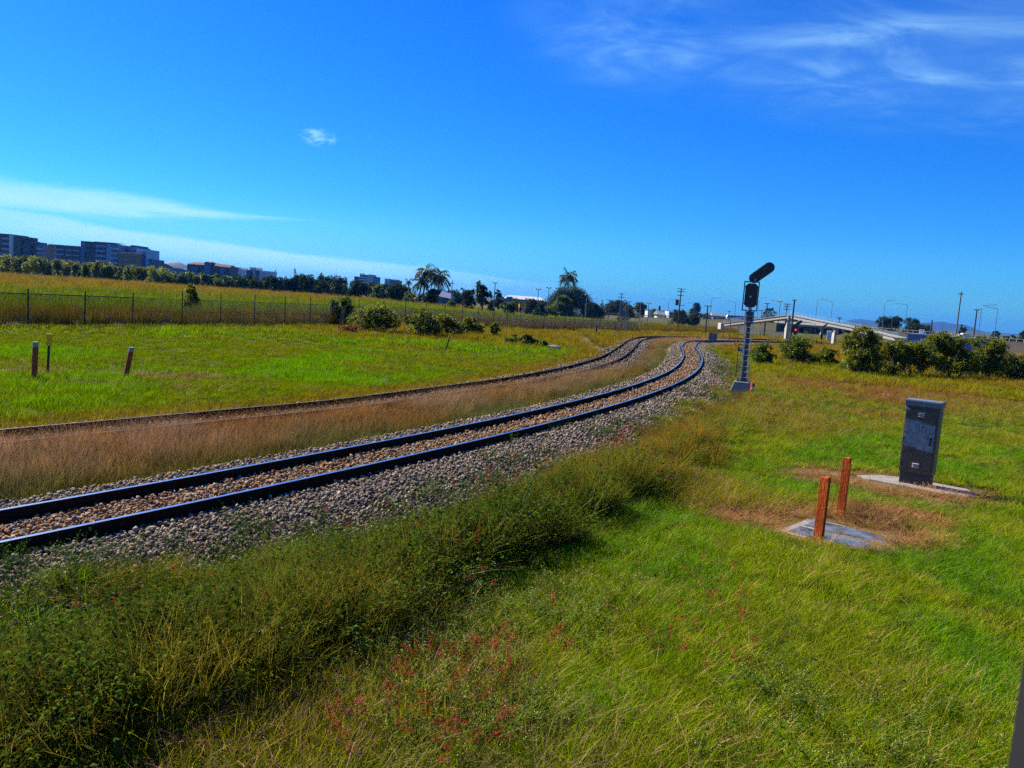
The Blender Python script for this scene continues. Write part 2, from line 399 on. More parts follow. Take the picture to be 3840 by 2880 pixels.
cm = N(t, 'ShaderNodeMix', data_type='RGBA'); L(t, tot, cm.inputs[0]); L(t, tint.outputs[2], cm.inputs[6]); cm.inputs[7].default_value = CLOUD_C
L(t, cm.outputs[2], bg.inputs[0])
SC.view_settings.view_transform = 'Standard'; SC.view_settings.look = 'None'; SC.view_settings.exposure = EXPO
SC.view_settings.gamma = 1.0
SC.cycles.max_bounces = 4; SC.cycles.diffuse_bounces = 2; SC.cycles.caustics_reflective = False; SC.cycles.caustics_refractive = False; SC.cycles.use_adaptive_sampling = True; SC.cycles.adaptive_threshold = .02; SC.cycles.volume_bounces = 0; SC.cycles.glossy_bounces = 2; SC.cycles.transmission_bounces = 4; SC.cycles.transparent_max_bounces = 8
SC.cycles.use_denoising = False

# ------------------------------------------------------------------ regions of the ground
FA = np.array([-26.3, 42.2]); FB = np.array([17.0, 132.6]); FD = (FB-FA)/np.linalg.norm(FB-FA); FN = np.array([-FD[1], FD[0]])   # fence line
def fence_off(X, Y): return (X-FA[0])*FN[0]+(Y-FA[1])*FN[1]       # positive behind the fence
def ell(X, Y, cx, cy, rx, ry, ang=0):
    c, s = math.cos(ang), math.sin(ang); u = (X-cx)*c+(Y-cy)*s; v = -(X-cx)*s+(Y-cy)*c
    return np.sqrt((u/rx)**2+(v/ry)**2)
PATHL = np.array([G(*p)[:2] for p in [(2330, 1345), (2262, 1330), (2232, 1300), (2195, 1272), (2160, 1250), (2150, 1240)]])
PATHR = np.array([G(*p)[:2] for p in [(2180, 1325), (2150, 1300), (2120, 1275), (2100, 1262)]])
PL1 = smooth_path(PATHL, .6); PL2 = smooth_path(PATHR, .6)
def pdist(P, X, Y):
    o = np.empty(len(X))
    for a in range(0, len(X), 20000):
        o[a:a+20000] = np.sqrt(((X[a:a+20000, None]-P[None, :, 0])**2+(Y[a:a+20000, None]-P[None, :, 1])**2).min(1))
    return o
PIT = G(3105, 1985); CABP = G(3440, 1822)
def dry_mask(X, Y):
    """bare / dead patches in the mown grass: 1 at the middle"""
    w = .35*(fnoise(X, Y, .9, 31)-.5)
    m = np.zeros_like(X)
    for (x, y, rx, ry) in ((PIT[0]+.15, PIT[1]+.1, 1.75, 1.55), (PIT[0]-1.2, PIT[1]+.3, .9, .8), (CABP[0]-1.1, CABP[1]+.2, 1.9, 1.1), (CABP[0]-.2, CABP[1]-.9, 1.7, .9), (6.5, 13.4, 1.3, .8)):
        m = np.maximum(m, 1-sstep(.6, 1.15, ell(X, Y, x, y, rx, ry)+w))
    a = G(600, 1415); b = G(30, 1400); c = G(430, 1450)
    for q, rx, ry in ((a, 3.0, .9), (b, 2.6, .7), (c, 3.2, .5)):
        m = np.maximum(m, 1-sstep(.5, 1.2, ell(X, Y, q[0], q[1], rx, ry, .25)+w))
    return m

SITES = []      # (x, y, radius): no plant grows through these
def free(X, Y):
    k = np.ones(len(X), bool)
    for (x, y, r_) in SITES: k &= (X-x)**2+(Y-y)**2 > r_*r_
    return k
def bedtop(o1, X, Y): return np.where((o1 > -2.1) & (o1 < 3.2), np.interp(o1, [-2.1, -1.45, -.5, .5, 1.35, 2.75, 3.2], [-.25, .26, .29, .29, .27, -.02, -.3])+drop(X, Y), -9)
def strip_w(Y): return 4.25+.2*sstep(6, 9, Y)-1.3*sstep(13, 26, Y)

def region(X, Y):
    """per point: dict of masks"""
    o1 = offset(T1, N1, X, Y); o2 = offset(T2, N2, X, Y); fo = fence_off(X, Y); d = np.hypot(X, Y)
    wob = (fnoise(X, Y, 1.6, 41)-.5)
    far = Y > 100
    r = dict(o1=o1, o2=o2, fo=fo, d=d)
    rlim = 2.45-.65*sstep(14, 24, Y)-.75*(1-sstep(8.3, 11.5, Y))+1.3*wob
    bal1 = (o1 > -1.65+.5*wob) & (o1 < rlim) & (Y < 125)
    bal2 = (o2 > -1.35+.7*wob) & (o2 < .12+.6*wob+1.5*sstep(33, 41, Y)) & (Y < 125)
    strip = (o1 >= rlim) & (o1 < strip_w(Y)+1.2*wob) & ~bal1
    mid = (o1 <= -1.65+.5*wob) & (o2 >= .12+.6*wob+1.5*sstep(33, 41, Y)) & (Y < 120)
    left = (o2 <= -1.35+.7*wob) & (fo < 0)
    field = (fo >= 0)
    right = (o1 >= strip_w(Y)+1.2*wob)
    path = (pdist(PL1, X, Y) < .6+1.3*wob) | (pdist(PL2, X, Y) < .25+1.2*wob)
    r.update(bal1=bal1 & ~field, bal2=bal2 & ~field, strip=strip & ~field, mid=mid & ~field & ~bal1 & ~bal2, left=left & ~path, field=field, right=right & ~field, path=path & left, wob=wob)
    return r

# ------------------------------------------------------------------ the ground: one sheet to the horizon
def axis(fine0, fine1, step, lim, growth=1.16):
    a = list(np.arange(fine0, fine1+1e-6, step)); s = step; x = fine1
    while x < lim: s *= growth; x += s; a.append(x)
    s = step; x = fine0; pre = []
    while x > -lim: s *= growth; x -= s; pre.append(x)
    return np.array(pre[::-1]+a)
gx = axis(-34, 36, .33, 14000); gy = axis(3, 75, .33, 14000)
GX, GY = np.meshgrid(gx, gy); sh = GX.shape
rg = region(GX.ravel(), GY.ravel())
GZ = gz(GX.ravel(), GY.ravel(), rg['o1'])
lown = fnoise(GX.ravel(), GY.ravel(), 3.0, 51)[:, None]; big = fnoise(GX.ravel(), GY.ravel(), 26, 61)[:, None]
def mixc(a, b, k): return np.array(a)*(1-k)+np.array(b)*k
soil = mixc((.045, .050, .014), (.085, .080, .022), lown)
soil = np.where(rg['right'][:, None], mixc(soil, mixc((.10, .085, .028), (.075, .085, .02), lown), sstep(30, 60, rg['d'])[:, None]), soil)
soil = np.where(rg['left'][:, None], mixc((.050, .065, .014), (.075, .085, .018), lown), soil)
soil = np.where(rg['field'][:, None], mixc((.13, .095, .026), (.085, .085, .022), big), soil)
soil = np.where(rg['mid'][:, None], (.065, .045, .02), soil)
soil = np.where((rg['bal1'] | rg['bal2'])[:, None], (.12, .10, .08), soil)
soil = np.where(rg['path'][:, None], (.13, .105, .07), soil)
k = dry_mask(GX.ravel(), GY.ravel())[:, None]; soil = soil*(1-k)+np.array((.17, .105, .040))*k
far = sstep(260, 700, rg['d'])[:, None]; soil = soil*(1-far)+np.array((.06, .07, .03))*far
m, t, out = nt_new('grass_soil'); b_ = N(t, 'ShaderNodeBsdfPrincipled', i_Roughness=.95); b_.inputs['Specular IOR Level'].default_value = .1
ca = N(t, 'ShaderNodeAttribute', attribute_name='soil'); tcg = N(t, 'ShaderNodeTexCoord')
n1 = N(t, 'ShaderNodeTexNoise', i_Scale=3.5, i_Detail=8, i_Roughness=.7); L(t, tcg.outputs['Object'], n1.inputs['Vector'])
mr = N(t, 'ShaderNodeMapRange'); mr.inputs[1].default_value = .3; mr.inputs[2].default_value = .7; mr.inputs[3].default_value = .55; mr.inputs[4].default_value = 1.5; L(t, n1.outputs[0], mr.inputs[0])
vm = N(t, 'ShaderNodeVectorMath', operation='SCALE'); L(t, ca.outputs['Color'], vm.inputs[0]); L(t, mr.outputs[0], vm.inputs['Scale']); L(t, vm.outputs[0], b_.inputs['Base Color'])
n2 = N(t, 'ShaderNodeTexNoise', i_Scale=22, i_Detail=6); L(t, tcg.outputs['Object'], n2.inputs['Vector'])
bp = N(t, 'ShaderNodeBump', i_Strength=.8, i_Distance=.06); L(t, n2.outputs[0], bp.inputs['Height']); L(t, bp.outputs[0], b_.inputs['Normal']); L(t, b_.outputs[0], out.inputs[0])
M['soil'] = m
nyy, nxx = sh
ii = (np.arange(nyy-1)[:, None]*nxx+np.arange(nxx-1)[None, :]).ravel()
GQ = np.stack([ii, ii+1, ii+nxx+1, ii+nxx], 1)
ground = link(npmesh('ground', np.stack([GX.ravel(), GY.ravel(), GZ], 1), GQ, M['soil'], {'soil': ('FLOAT_COLOR', 'POINT', np.hstack([soil, np.ones((len(soil), 1))]))}, smooth=True))
tag(ground, 'grassy railway land stretching flat to the horizon', 'ground', kind='structure')

# ------------------------------------------------------------------ ballast beds and rails
def sweep(P, Nn, prof, zfun, y0, y1):
    """rings of a (offset, height) profile along a centreline"""
    k = (P[:, 1] >= y0) & (P[:, 1] <= y1); P = P[k]; Nn = Nn[k]; z = zfun(P[:, 0], P[:, 1]); rings = []
    for p, n, zz_ in zip(P, Nn, z): rings.append([(p[0]+n[0]*o, p[1]+n[1]*o, zz_+h) for o, h in prof])
    return rings
BED1 = [(-2.1, -.25), (-1.45, .26), (-.5, .29), (.5, .29), (1.35, .27), (2.75, -.02), (3.2, -.3)]
BED2 = [(-2.4, -.25), (-1.3, .12), (0, .15), (1.3, .12), (2.4, -.25)]
for P, Nn, prof, lab in ((T1, N1, BED1, 'mounded grey and orange stone bed under the near track'), (T2, N2, BED2, 'low grey stone bed under the far siding track')):
    mb = MB(); mb.loft(sweep(P, Nn, prof, drop, -6, 149), closed=False, cap=False)
    tag(mb.build('ballast_bed', M['bed'], smooth=True), lab, 'ballast bed', kind='structure')
def bedz(o, prof): return np.interp(o, [p[0] for p in prof], [p[1] for p in prof])
RAILP = [(-.065, 0), (.065, 0), (.065, .012), (.012, .030), (.010, .115), (.035, .128), (.035, .150), (.028, .159), (-.028, .159), (-.035, .150), (-.035, .128), (-.010, .115), (-.012, .030), (-.065, .012)]
def rails(P, Nn, name, label, base, top_mat):
    root = thing(name, label, 'railway track', (0, 0, 0))
    for s in (-1, 1):
        mb = MB(); prof = [(s*.5685+o, base+h) for o, h in RAILP]; rg_ = sweep(P, Nn, prof, drop, -5, 148)
        mb.loft(rg_, cap=True); n = len(prof)
        o = mb.build('rail', [M['steel_dark'], top_mat], root)
        mi = np.zeros(len(o.data.polygons), np.int32); nseg = len(rg_)-1
        idx = np.arange(nseg*n); mi[:nseg*n] = np.isin(idx % n, (7,)).astype(np.int32); o.data.polygons.foreach_set('material_index', mi)
    return root
trk1 = rails(T1, N1, 'railway_track', 'near railway track with bright blue shining rail tops on stone ballast', .29, M['rail_top'])
trk2 = rails(T2, N2, 'railway_track', 'far siding track with dull brown rails half hidden by dry grass', .15, M['rail_dull'])

# ------------------------------------------------------------------ scattering
PROT = {}
def protos(key, objs):
    c = bpy.data.collections.new('library_'+key)
    for i, o in enumerate(objs): o.name = 'library_%s_%02d' % (key, i); c.objects.link(o)
    PROT[key] = (c, len(objs))
def scatter(name, key, P, rot, scl, tint, label, cat, rngi=None):
    c, n = PROT[key]; P = np.asarray(P, np.float32)
    me = bpy.data.meshes.new(name); me.vertices.add(len(P)); me.vertices.foreach_set('co', P.ravel())
    for k, ty, a, pr_ in (('rot', 'FLOAT_VECTOR', rot, 'vector'), ('scl', 'FLOAT_VECTOR', scl, 'vector'), ('tint', 'FLOAT_VECTOR', tint, 'vector'), ('idx', 'INT', rng.integers(0, n, len(P)), 'value')):
        at_ = me.attributes.new(k, ty, 'POINT'); at_.data.foreach_set(pr_, np.asarray(a, np.int32 if ty == 'INT' else np.float32).ravel())
    me.update(); o = link(bpy.data.objects.new(name, me))
    ng = bpy.data.node_groups.new('scatter_'+name, 'GeometryNodeTree')
    ng.interface.new_socket('Geometry', in_out='INPUT', socket_type='NodeSocketGeometry'); ng.interface.new_socket('Geometry', in_out='OUTPUT', socket_type='NodeSocketGeometry')
    gi = ng.nodes.new('NodeGroupInput'); go = ng.nodes.new('NodeGroupOutput'); ip = ng.nodes.new('GeometryNodeInstanceOnPoints'); ci = ng.nodes.new('GeometryNodeCollectionInfo')
    ci.inputs['Collection'].default_value = c; ci.inputs['Separate Children'].default_value = True; ci.inputs['Reset Children'].default_value = True
    def na(nm, ty):
        x = ng.nodes.new('GeometryNodeInputNamedAttribute'); x.data_type = ty; x.inputs[0].default_value = nm; return x.outputs[0]
    ip.inputs['Pick Instance'].default_value = True
    e2r = ng.nodes.new('FunctionNodeEulerToRotation'); ng.links.new(na('rot', 'FLOAT_VECTOR'), e2r.inputs[0])
    ng.links.new(gi.outputs[0], ip.inputs['Points']); ng.links.new(ci.outputs[0], ip.inputs['Instance']); ng.links.new(na('idx', 'INT'), ip.inputs['Instance Index'])
    ng.links.new(e2r.outputs[0], ip.inputs['Rotation']); ng.links.new(na('scl', 'FLOAT_VECTOR'), ip.inputs['Scale']); ng.links.new(ip.outputs[0], go.inputs[0])
    md = o.modifiers.new('scatter', 'NODES'); md.node_group = ng
    return tag(o, label, cat, kind='stuff')

def blades(n, h0, h1, w, spread, lean, curve, seed, mat, nseg=3, flop=0.0, name='tuft', bias=1.0):
    """a tuft of n tapering, bending blades"""
    g = np.random.default_rng(seed)
    ang = g.random(n)*2*PI; rad = spread*np.sqrt(g.random(n)); root = np.stack([rad*np.cos(ang), rad*np.sin(ang), np.full(n, -.02)], 1)
    az = ang+g.normal(0, .9, n); H = h0+(h1-h0)*g.random(n)**bias; le = np.abs(g.normal(lean, lean*.6, n)); cu_ = np.abs(g.normal(curve, curve*.5, n)); ww = w*(.6+.8*g.random(n))
    out_ = np.stack([np.cos(az), np.sin(az), np.zeros(n)], 1); side = np.stack([-np.sin(az), np.cos(az), np.zeros(n)], 1)
    tw = g.normal(0, .5, n); V = []; hh = []
    for s in range(nseg+1):
        tt = s/nseg; hor = H*(le*tt+cu_*tt*tt); ver = H*(tt-.35*np.minimum(cu_, 1.3)*tt*tt-flop*tt*tt)
        c = root+out_*hor[:, None]+np.array([0, 0, 1])*ver[:, None]
        wd = ww*(1-tt)**.7 if s < nseg else ww*0
        sd_ = side*np.cos(tw*tt)[:, None]+out_*np.sin(tw*tt)[:, None]
        V += ([c-sd_*wd[:, None]*.5, c+sd_*wd[:, None]*.5] if s < nseg else [c]); hh += [np.full(n, tt)]*(2 if s < nseg else 1)
    V = np.stack(V, 1); k = V.shape[1]; base = np.arange(n)*k; q = []
    for s in range(nseg-1): q.append(np.stack([base+2*s, base+2*s+1, base+2*s+3, base+2*s+2], 1))
    tri = np.stack([base+2*(nseg-1), base+2*(nseg-1)+1, base+2*nseg], 1)
    return dict(V=V.reshape(-1, 3), q=np.concatenate(q), t=tri, h=np.stack(hh, 1).ravel(), m=0)

def leaves(P, D, ln, wd, g, droop=.25):
    """pointed leaf quads (two halves folded) at P pointing along D"""
    n = len(P); D = D/np.linalg.norm(D, axis=1)[:, None]; up = np.tile([0, 0, 1.0], (n, 1))+g.normal(0, .35, (n, 3)); s = np.cross(D, up); s /= np.maximum(np.linalg.norm(s, axis=1), 1e-6)[:, None]
    ln = ln*(.6+.8*g.random(n))[:, None]; wd = wd*(.7+.6*g.random(n))[:, None]; dz = np.array([0, 0, 1.0])
    mid = P+D*ln*.45-dz*0; tip = P+D*ln-dz*ln*droop
    V = np.stack([P, mid+s*wd*.5+dz*wd*.15, tip, mid-s*wd*.5+dz*wd*.15], 1); b = np.arange(n)*4
    return V.reshape(-1, 3), np.stack([b, b+1, b+2, b+3], 1)

def merge(name, parts, mats):
    """parts: dicts V,q,t,h,m -> one mesh object"""
    V = []; Q = []; T = []; H = []; mq = []; mt = []; b = 0
    for p in parts:
        V.append(p['V']); H.append(p.get('h', np.zeros(len(p['V']))))
        if p.get('q') is not None and len(p['q']): Q.append(p['q']+b); mq.append(np.full(len(p['q']), p['m']))
        if p.get('t') is not None and len(p['t']): T.append(p['t']+b); mt.append(np.full(len(p['t']), p['m']))
        b += len(p['V'])
    return npmesh(name, np.concatenate(V), np.concatenate(Q) if Q else None, mats, {'h': ('FLOAT', 'POINT', np.concatenate(H))}, mi=np.concatenate(mq+mt), tri=np.concatenate(T) if T else None)

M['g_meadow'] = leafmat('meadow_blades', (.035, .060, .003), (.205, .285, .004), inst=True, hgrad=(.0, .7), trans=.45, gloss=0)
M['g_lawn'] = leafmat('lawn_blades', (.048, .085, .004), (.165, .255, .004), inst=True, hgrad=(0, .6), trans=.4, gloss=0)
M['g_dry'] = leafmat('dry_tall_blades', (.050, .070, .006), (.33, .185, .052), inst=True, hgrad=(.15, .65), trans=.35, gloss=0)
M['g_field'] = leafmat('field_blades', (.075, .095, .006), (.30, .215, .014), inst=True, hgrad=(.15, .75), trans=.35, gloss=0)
M['g_straw'] = leafmat('straw_blades', (.22, .13, .045), (.38, .24, .08), inst=True, hgrad=(0, .6), trans=.2)
M['g_weed'] = leafmat('weed_leaf', (.020, .055, .008), (.075, .135, .016), inst=True, hgrad=(.2, 1.), trans=.4, gloss=0)
M['g_stem'] = leafmat('weed_stem', (.05, .05, .015), (.16, .12, .035), inst=True, hgrad=(0, 1), trans=.1)
M['g_red'] = leafmat('red_seed_head', (.27, .032, .020), (.34, .050, .030), inst=False, hgrad=(0, 1), trans=.4, gloss=0)
M['g_pale'] = leafmat('pale_flower', (.34, .36, .10), (.48, .48, .16), inst=False, hgrad=(0, 1), trans=.3, gloss=0)
M['g_seed'] = leafmat('tan_seed_head', (.20, .125, .03), (.30, .19, .05), inst=True, hgrad=(0, 1), trans=.35, gloss=0)

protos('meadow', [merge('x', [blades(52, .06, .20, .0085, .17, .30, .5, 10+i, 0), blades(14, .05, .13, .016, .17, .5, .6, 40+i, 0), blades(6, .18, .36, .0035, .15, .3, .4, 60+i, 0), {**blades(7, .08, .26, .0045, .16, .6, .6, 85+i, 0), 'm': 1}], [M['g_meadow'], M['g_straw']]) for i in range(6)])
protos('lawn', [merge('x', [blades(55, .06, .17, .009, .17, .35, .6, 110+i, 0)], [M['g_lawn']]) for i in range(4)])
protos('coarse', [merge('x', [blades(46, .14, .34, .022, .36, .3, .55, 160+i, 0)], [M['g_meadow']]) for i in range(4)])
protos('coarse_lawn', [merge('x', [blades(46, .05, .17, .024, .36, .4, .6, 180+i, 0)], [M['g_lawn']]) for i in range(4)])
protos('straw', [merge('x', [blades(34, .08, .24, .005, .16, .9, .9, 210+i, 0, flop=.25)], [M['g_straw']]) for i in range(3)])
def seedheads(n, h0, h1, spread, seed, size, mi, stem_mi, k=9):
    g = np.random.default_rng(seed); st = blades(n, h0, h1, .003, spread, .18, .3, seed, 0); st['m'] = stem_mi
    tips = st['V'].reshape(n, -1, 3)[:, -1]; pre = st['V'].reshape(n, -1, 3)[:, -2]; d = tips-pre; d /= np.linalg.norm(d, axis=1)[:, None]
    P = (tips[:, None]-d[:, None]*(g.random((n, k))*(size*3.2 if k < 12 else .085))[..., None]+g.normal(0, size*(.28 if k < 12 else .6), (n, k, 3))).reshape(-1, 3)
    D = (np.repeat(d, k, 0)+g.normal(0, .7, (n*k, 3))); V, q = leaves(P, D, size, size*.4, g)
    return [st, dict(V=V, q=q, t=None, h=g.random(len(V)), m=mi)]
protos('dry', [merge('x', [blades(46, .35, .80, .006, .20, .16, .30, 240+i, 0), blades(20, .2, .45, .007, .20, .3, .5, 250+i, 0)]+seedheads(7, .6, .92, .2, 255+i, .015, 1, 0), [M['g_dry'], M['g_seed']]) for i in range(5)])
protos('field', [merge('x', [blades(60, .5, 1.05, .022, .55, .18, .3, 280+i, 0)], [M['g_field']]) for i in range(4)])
def weed(seed, h, nst, lf, lw):
    g = np.random.default_rng(seed); st = blades(nst, h*.6, h, .006, .13, .35, .3, seed, 0); st['m'] = 1
    S = st['V'].reshape(nst, -1, 3); P = []; D = []; Hh = []
    for s in range(nst):
        for k in range(11):
            u = .18+.8*k/10; i0 = min(int(u*3), 2); a = S[s, min(2*i0, 6)]; b_ = S[s, min(2*i0+2, 6)]; p = a+(b_-a)*(u*3-i0); an = k*2.4+g.random()
            P.append(p); D.append([math.cos(an), math.sin(an), .35+.3*g.random()]); Hh.append(u)
    V, q = leaves(np.array(P), np.array(D), lf, lw, g); return [st, dict(V=V, q=q, t=None, h=np.repeat(Hh, 4), m=0)]
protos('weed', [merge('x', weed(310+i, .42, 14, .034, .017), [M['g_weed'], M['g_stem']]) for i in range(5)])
protos('red', [merge('x', seedheads(6, .38, .58, .10, 340+i, .024, 1, 0, k=24), [M['g_stem'], M['g_red']]) for i in range(4)])
def flower(seed):
    p = weed(seed, .30, 9, .035, .012); g = np.random.default_rng(seed+1); S = p[0]['V'].reshape(9, -1, 3)[:, -1]
    P = np.repeat(S, 6, 0)+g.normal(0, .016, (54, 3)); V, q = leaves(P, g.normal(0, 1, (54, 3))+[0, 0, .6], .010, .008, g); return p+[dict(V=V, q=q, t=None, h=g.random(len(V)), m=2)]
protos('flower', [merge('x', flower(360+i), [M['g_weed'], M['g_stem'], M['g_pale']]) for i in range(4)])
# stones: chipped lumps
M['stone_i'] = instcolmat('ballast_stone', None)
def stone(seed):
    import bmesh
    g = np.random.default_rng(seed); bm = bmesh.new(); bmesh.ops.create_icosphere(bm, subdivisions=1, radius=.5)
    V = np.array([v.co[:] for v in bm.verts])
    for _ in range(7):
        n = g.normal(0, 1, 3); n /= np.linalg.norm(n); dcut = .22+.16*g.random(); e = V@n-dcut; V -= np.where(e > 0, e, 0)[:, None]*n
    V *= np.array([1.25, .95, .75])*(.85+.3*g.random(3)); F = np.array([[v.index for v in f.verts] for f in bm.faces]); bm.free()
    return npmesh('x', V, None, [M['stone_i']], tri=F)
protos('stone', [stone(400+i) for i in range(7)])

def sector(d0, d1, dens, az0=-38, az1=38):
    a = (math.radians(az1-az0))/2*(d1*d1-d0*d0); n = int(a*dens); r_ = np.sqrt(rng.uniform(d0*d0, d1*d1, n)); z = np.radians(rng.uniform(az0, az1, n)); return r_*np.sin(z), r_*np.cos(z)

POOL = {}
def put(key, cls, X, Y, Z, scl, tint, tilt=.12):
    n = len(X)
    if n == 0: return
    rot = np.stack([rng.normal(0, tilt, n), rng.normal(0, tilt, n), rng.uniform(0, 2*PI, n)], 1)
    POOL.setdefault((cls, key), []).append((np.stack([X, Y, Z], 1), rot, scl if scl.ndim == 2 else np.repeat(scl[:, None], 3, 1), tint))
def col(n, *c): return np.tile(np.array(c, float), (n, 1))
def lerp3(a, b, k): return np.array(a)[None]*(1-k[:, None])+np.array(b)[None]*k[:, None]

def grow():
    rings = [(4.2, 9, 95, 0), (9, 16, 70, 0), (16, 28, 34, 0), (28, 45, 17, 0), (45, 75, 5.0, 1), (75, 130, 1.9, 2), (130, 240, .55, 3)]
    for d0, d1, dens, lod in rings:
        X, Y = sector(d0, d1, dens)
        kf = free(X, Y); X, Y = X[kf], Y[kf]
        r = region(X, Y); Z = np.maximum(gz(X, Y, r['o1']), np.maximum(bedtop(r['o1'], X, Y), np.where(np.abs(r['o2']) < 1.6, np.interp(np.abs(r['o2']), [0, 1.3, 2.4], [.15, .12, -.25])+drop(X, Y), -9))); d = r['d']; dry = dry_mask(X, Y); u = rng.random(len(X))
        n1 = fnoise(X, Y, 1.3, 71); n2 = fnoise(X, Y, 4.5, 81); n3 = fnoise(X, Y, 14, 91); jit = .75+.5*rng.random(len(X))
        big = (1, 1.3, 2.0, 3.4)[lod]
        # ---- right meadow
        k = r['right'] & (u > dry*.86)
        x, y, z = X[k], Y[k], Z[k]
        brown = sstep(.45, .72, n2[k])*.55+sstep(24, 40, d[k]+6*(n2[k]-.5))*.58*(n3[k] > .22); brown = np.clip(brown+.8*sstep(60, 85, d[k]), 0, 1)
        tn = lerp3((.66, 1.12, .8), (1.30, 1.22, .9), np.clip(sstep(.32, .62, n1[k])*.8+.2*rng.random(k.sum()), 0, 1)); tn = tn*(1-brown[:, None])+np.array([1.50, .70, 3.2])*brown[:, None]
        tn *= (.75+.5*rng.random(k.sum()))[:, None]
        hgt = (.55+.9*n2[k])*jit[k]*(1-.55*dry[k])*(1+.35*brown)
        if lod == 0: put('meadow', 'grass', x, y, z, np.stack([hgt**.4*1.05, hgt**.4*1.05, hgt], 1), tn)
        else: put('coarse', 'grass', x, y, z, np.stack([np.full(len(x), big), np.full(len(x), big), hgt*1.15], 1), tn)
        # straw in the dead patches
        k = (r['right'] | r['left']) & (rng.random(len(X)) < dry*.9+.03) & (d < 45); put('straw', 'dry_straw', X[k], Y[k], Z[k], jit[k]*1.05, col(k.sum(), 1, .78, .7)*(.6+.7*rng.random((k.sum(), 1))), .2)
        # ---- left mown lawn
        k = r['left'] & (u > dry*.85)
        lush = sstep(.50, .70, fnoise(X[k], Y[k], 5.5, 101)); ver = sstep(-3.4, -2.2, r['o2'][k]); brn = np.clip(ver*.85+.85*sstep(46, 66, d[k]+8*(n3[k]-.5))+.35*sstep(.5, .7, n2[k]), 0, 1)
        tn = lerp3((1.22, 1.0, 1), (1.05, 1.32, .7), lush); tn = tn*(1-brn[:, None])+np.array([1.70, .74, 3.0])*brn[:, None]; tn *= (.75+.5*rng.random(k.sum()))[:, None]
        hgt = (.7+.7*n1[k]+.9*lush)*jit[k]
        if lod == 0: put('lawn', 'grass', X[k], Y[k], Z[k], np.stack([np.full(len(hgt), 1.25), np.full(len(hgt), 1.25), hgt*1.15], 1), tn)
        else: put('coarse_lawn', 'grass', X[k], Y[k], Z[k], np.stack([np.full(k.sum(), big), np.full(k.sum(), big), hgt*1.3*(1+1.0*brn)], 1), tn)
        # ---- tall dry grass between the tracks
        pr_ = (.55, .7, .8, .9)[lod] if d0 > 15 else .42
        k = r['mid'] & (u < pr_); ed = sstep(-1.4, -2.6, r['o1'][k])
        grn = 1-sstep(-1.7, -3.2, r['o1'][k]+1.2*(n1[k]-.5)); hh_ = (.50+.62*n1[k])*(.40+.60*ed)*(.36+.64*sstep(.1, 1.7, r['o2'][k]))*jit[k]
        tn = lerp3((1.08, .95, 1.0), (1.30, 1.45, 3.2), sstep(.42, .70, n1[k])*(.4+.6*rng.random(k.sum()))); tn = tn*(1-.8*grn[:, None])+np.array([.32, .72, .35])*.8*grn[:, None]; tn *= (.7+.6*rng.random(k.sum()))[:, None]
        tn *= lerp3((1, .85, .8), (1, 1.15, 1.2), n2[k])
        put('dry', 'tall_grass', X[k], Y[k], Z[k], np.stack([np.full(k.sum(), big), np.full(k.sum(), big), hh_], 1), tn, .1)
        # ---- weeds and tall grass on the bank right of the ballast
        gapn = vnoise(X, Y, 1.05, 181)*.7+.3*vnoise(X, Y, .5, 182); k = r['strip'] & (u < .75*(.16+.84*sstep(.36, .50, gapn))); nL_ = 1-sstep(8.3, 11.5, Y[k]); kk = rng.random(k.sum()); mixn = fnoise(X[k], Y[k], 1.5, 111)
        edge = sstep(2.5-.5*nL_, 3.9-.3*sstep(13, 20, Y[k]), r['o1'][k])*(1+.42*sstep(-1.5, -.4, r['o1'][k]-strip_w(Y[k])))*(1-.45*sstep(14, 24, Y[k]))
        x, y, z = X[k], Y[k], Z[k]; jj = jit[k]; nearL = 1-sstep(8.5, 12, np.hypot(x+4, y-7)); we = kk < np.clip(.07+.42*nearL+.7*(mixn-.5), .03, .7)
        put('weed', 'weeds', x[we], y[we], z[we], jj[we]*(.40+.75*edge[we]), col(we.sum(), 1.15, 1.10, .8)*(.40+.95*rng.random((we.sum(), 1)))*(1-.25*nearL[we])[:, None], .25)
        gr = ~we; tn = lerp3((.72, 1.20, .6), (1.62, 1.10, .9), np.clip(sstep(.36, .64, .5*mixn[gr]+.5*n2[k][gr]+.06+.16*sstep(8, 15, Y[k][gr]))*(.40+.75*rng.random(gr.sum()))*(1-.5*nearL[gr]), 0, 1))*(.65+.7*rng.random((gr.sum(), 1)))
        put('dry', 'tall_grass', x[gr], y[gr], z[gr], np.stack([np.full(gr.sum(), 1.1*big), np.full(gr.sum(), 1.1*big), (.16+.50*edge[gr]*(1-.15*nearL[gr])*(.12+1.0*sstep(.34, .66, vnoise(X[k][gr], Y[k][gr], .75, 171))+.70*sstep(.35, .65, fnoise(X[k][gr], Y[k][gr], 2.8, 161))))*jj[gr]], 1), tn*np.array([.80, 1.05, .60]), .25)
        # under-storey of green blades in the bank
        k2 = r['strip'] & (u >= .80); put('meadow' if lod == 0 else 'coarse', 'grass', X[k2], Y[k2], Z[k2], np.full(k2.sum(), 1.25), col(k2.sum(), .62, .85, .7)*(.6+.7*rng.random((k2.sum(), 1))))
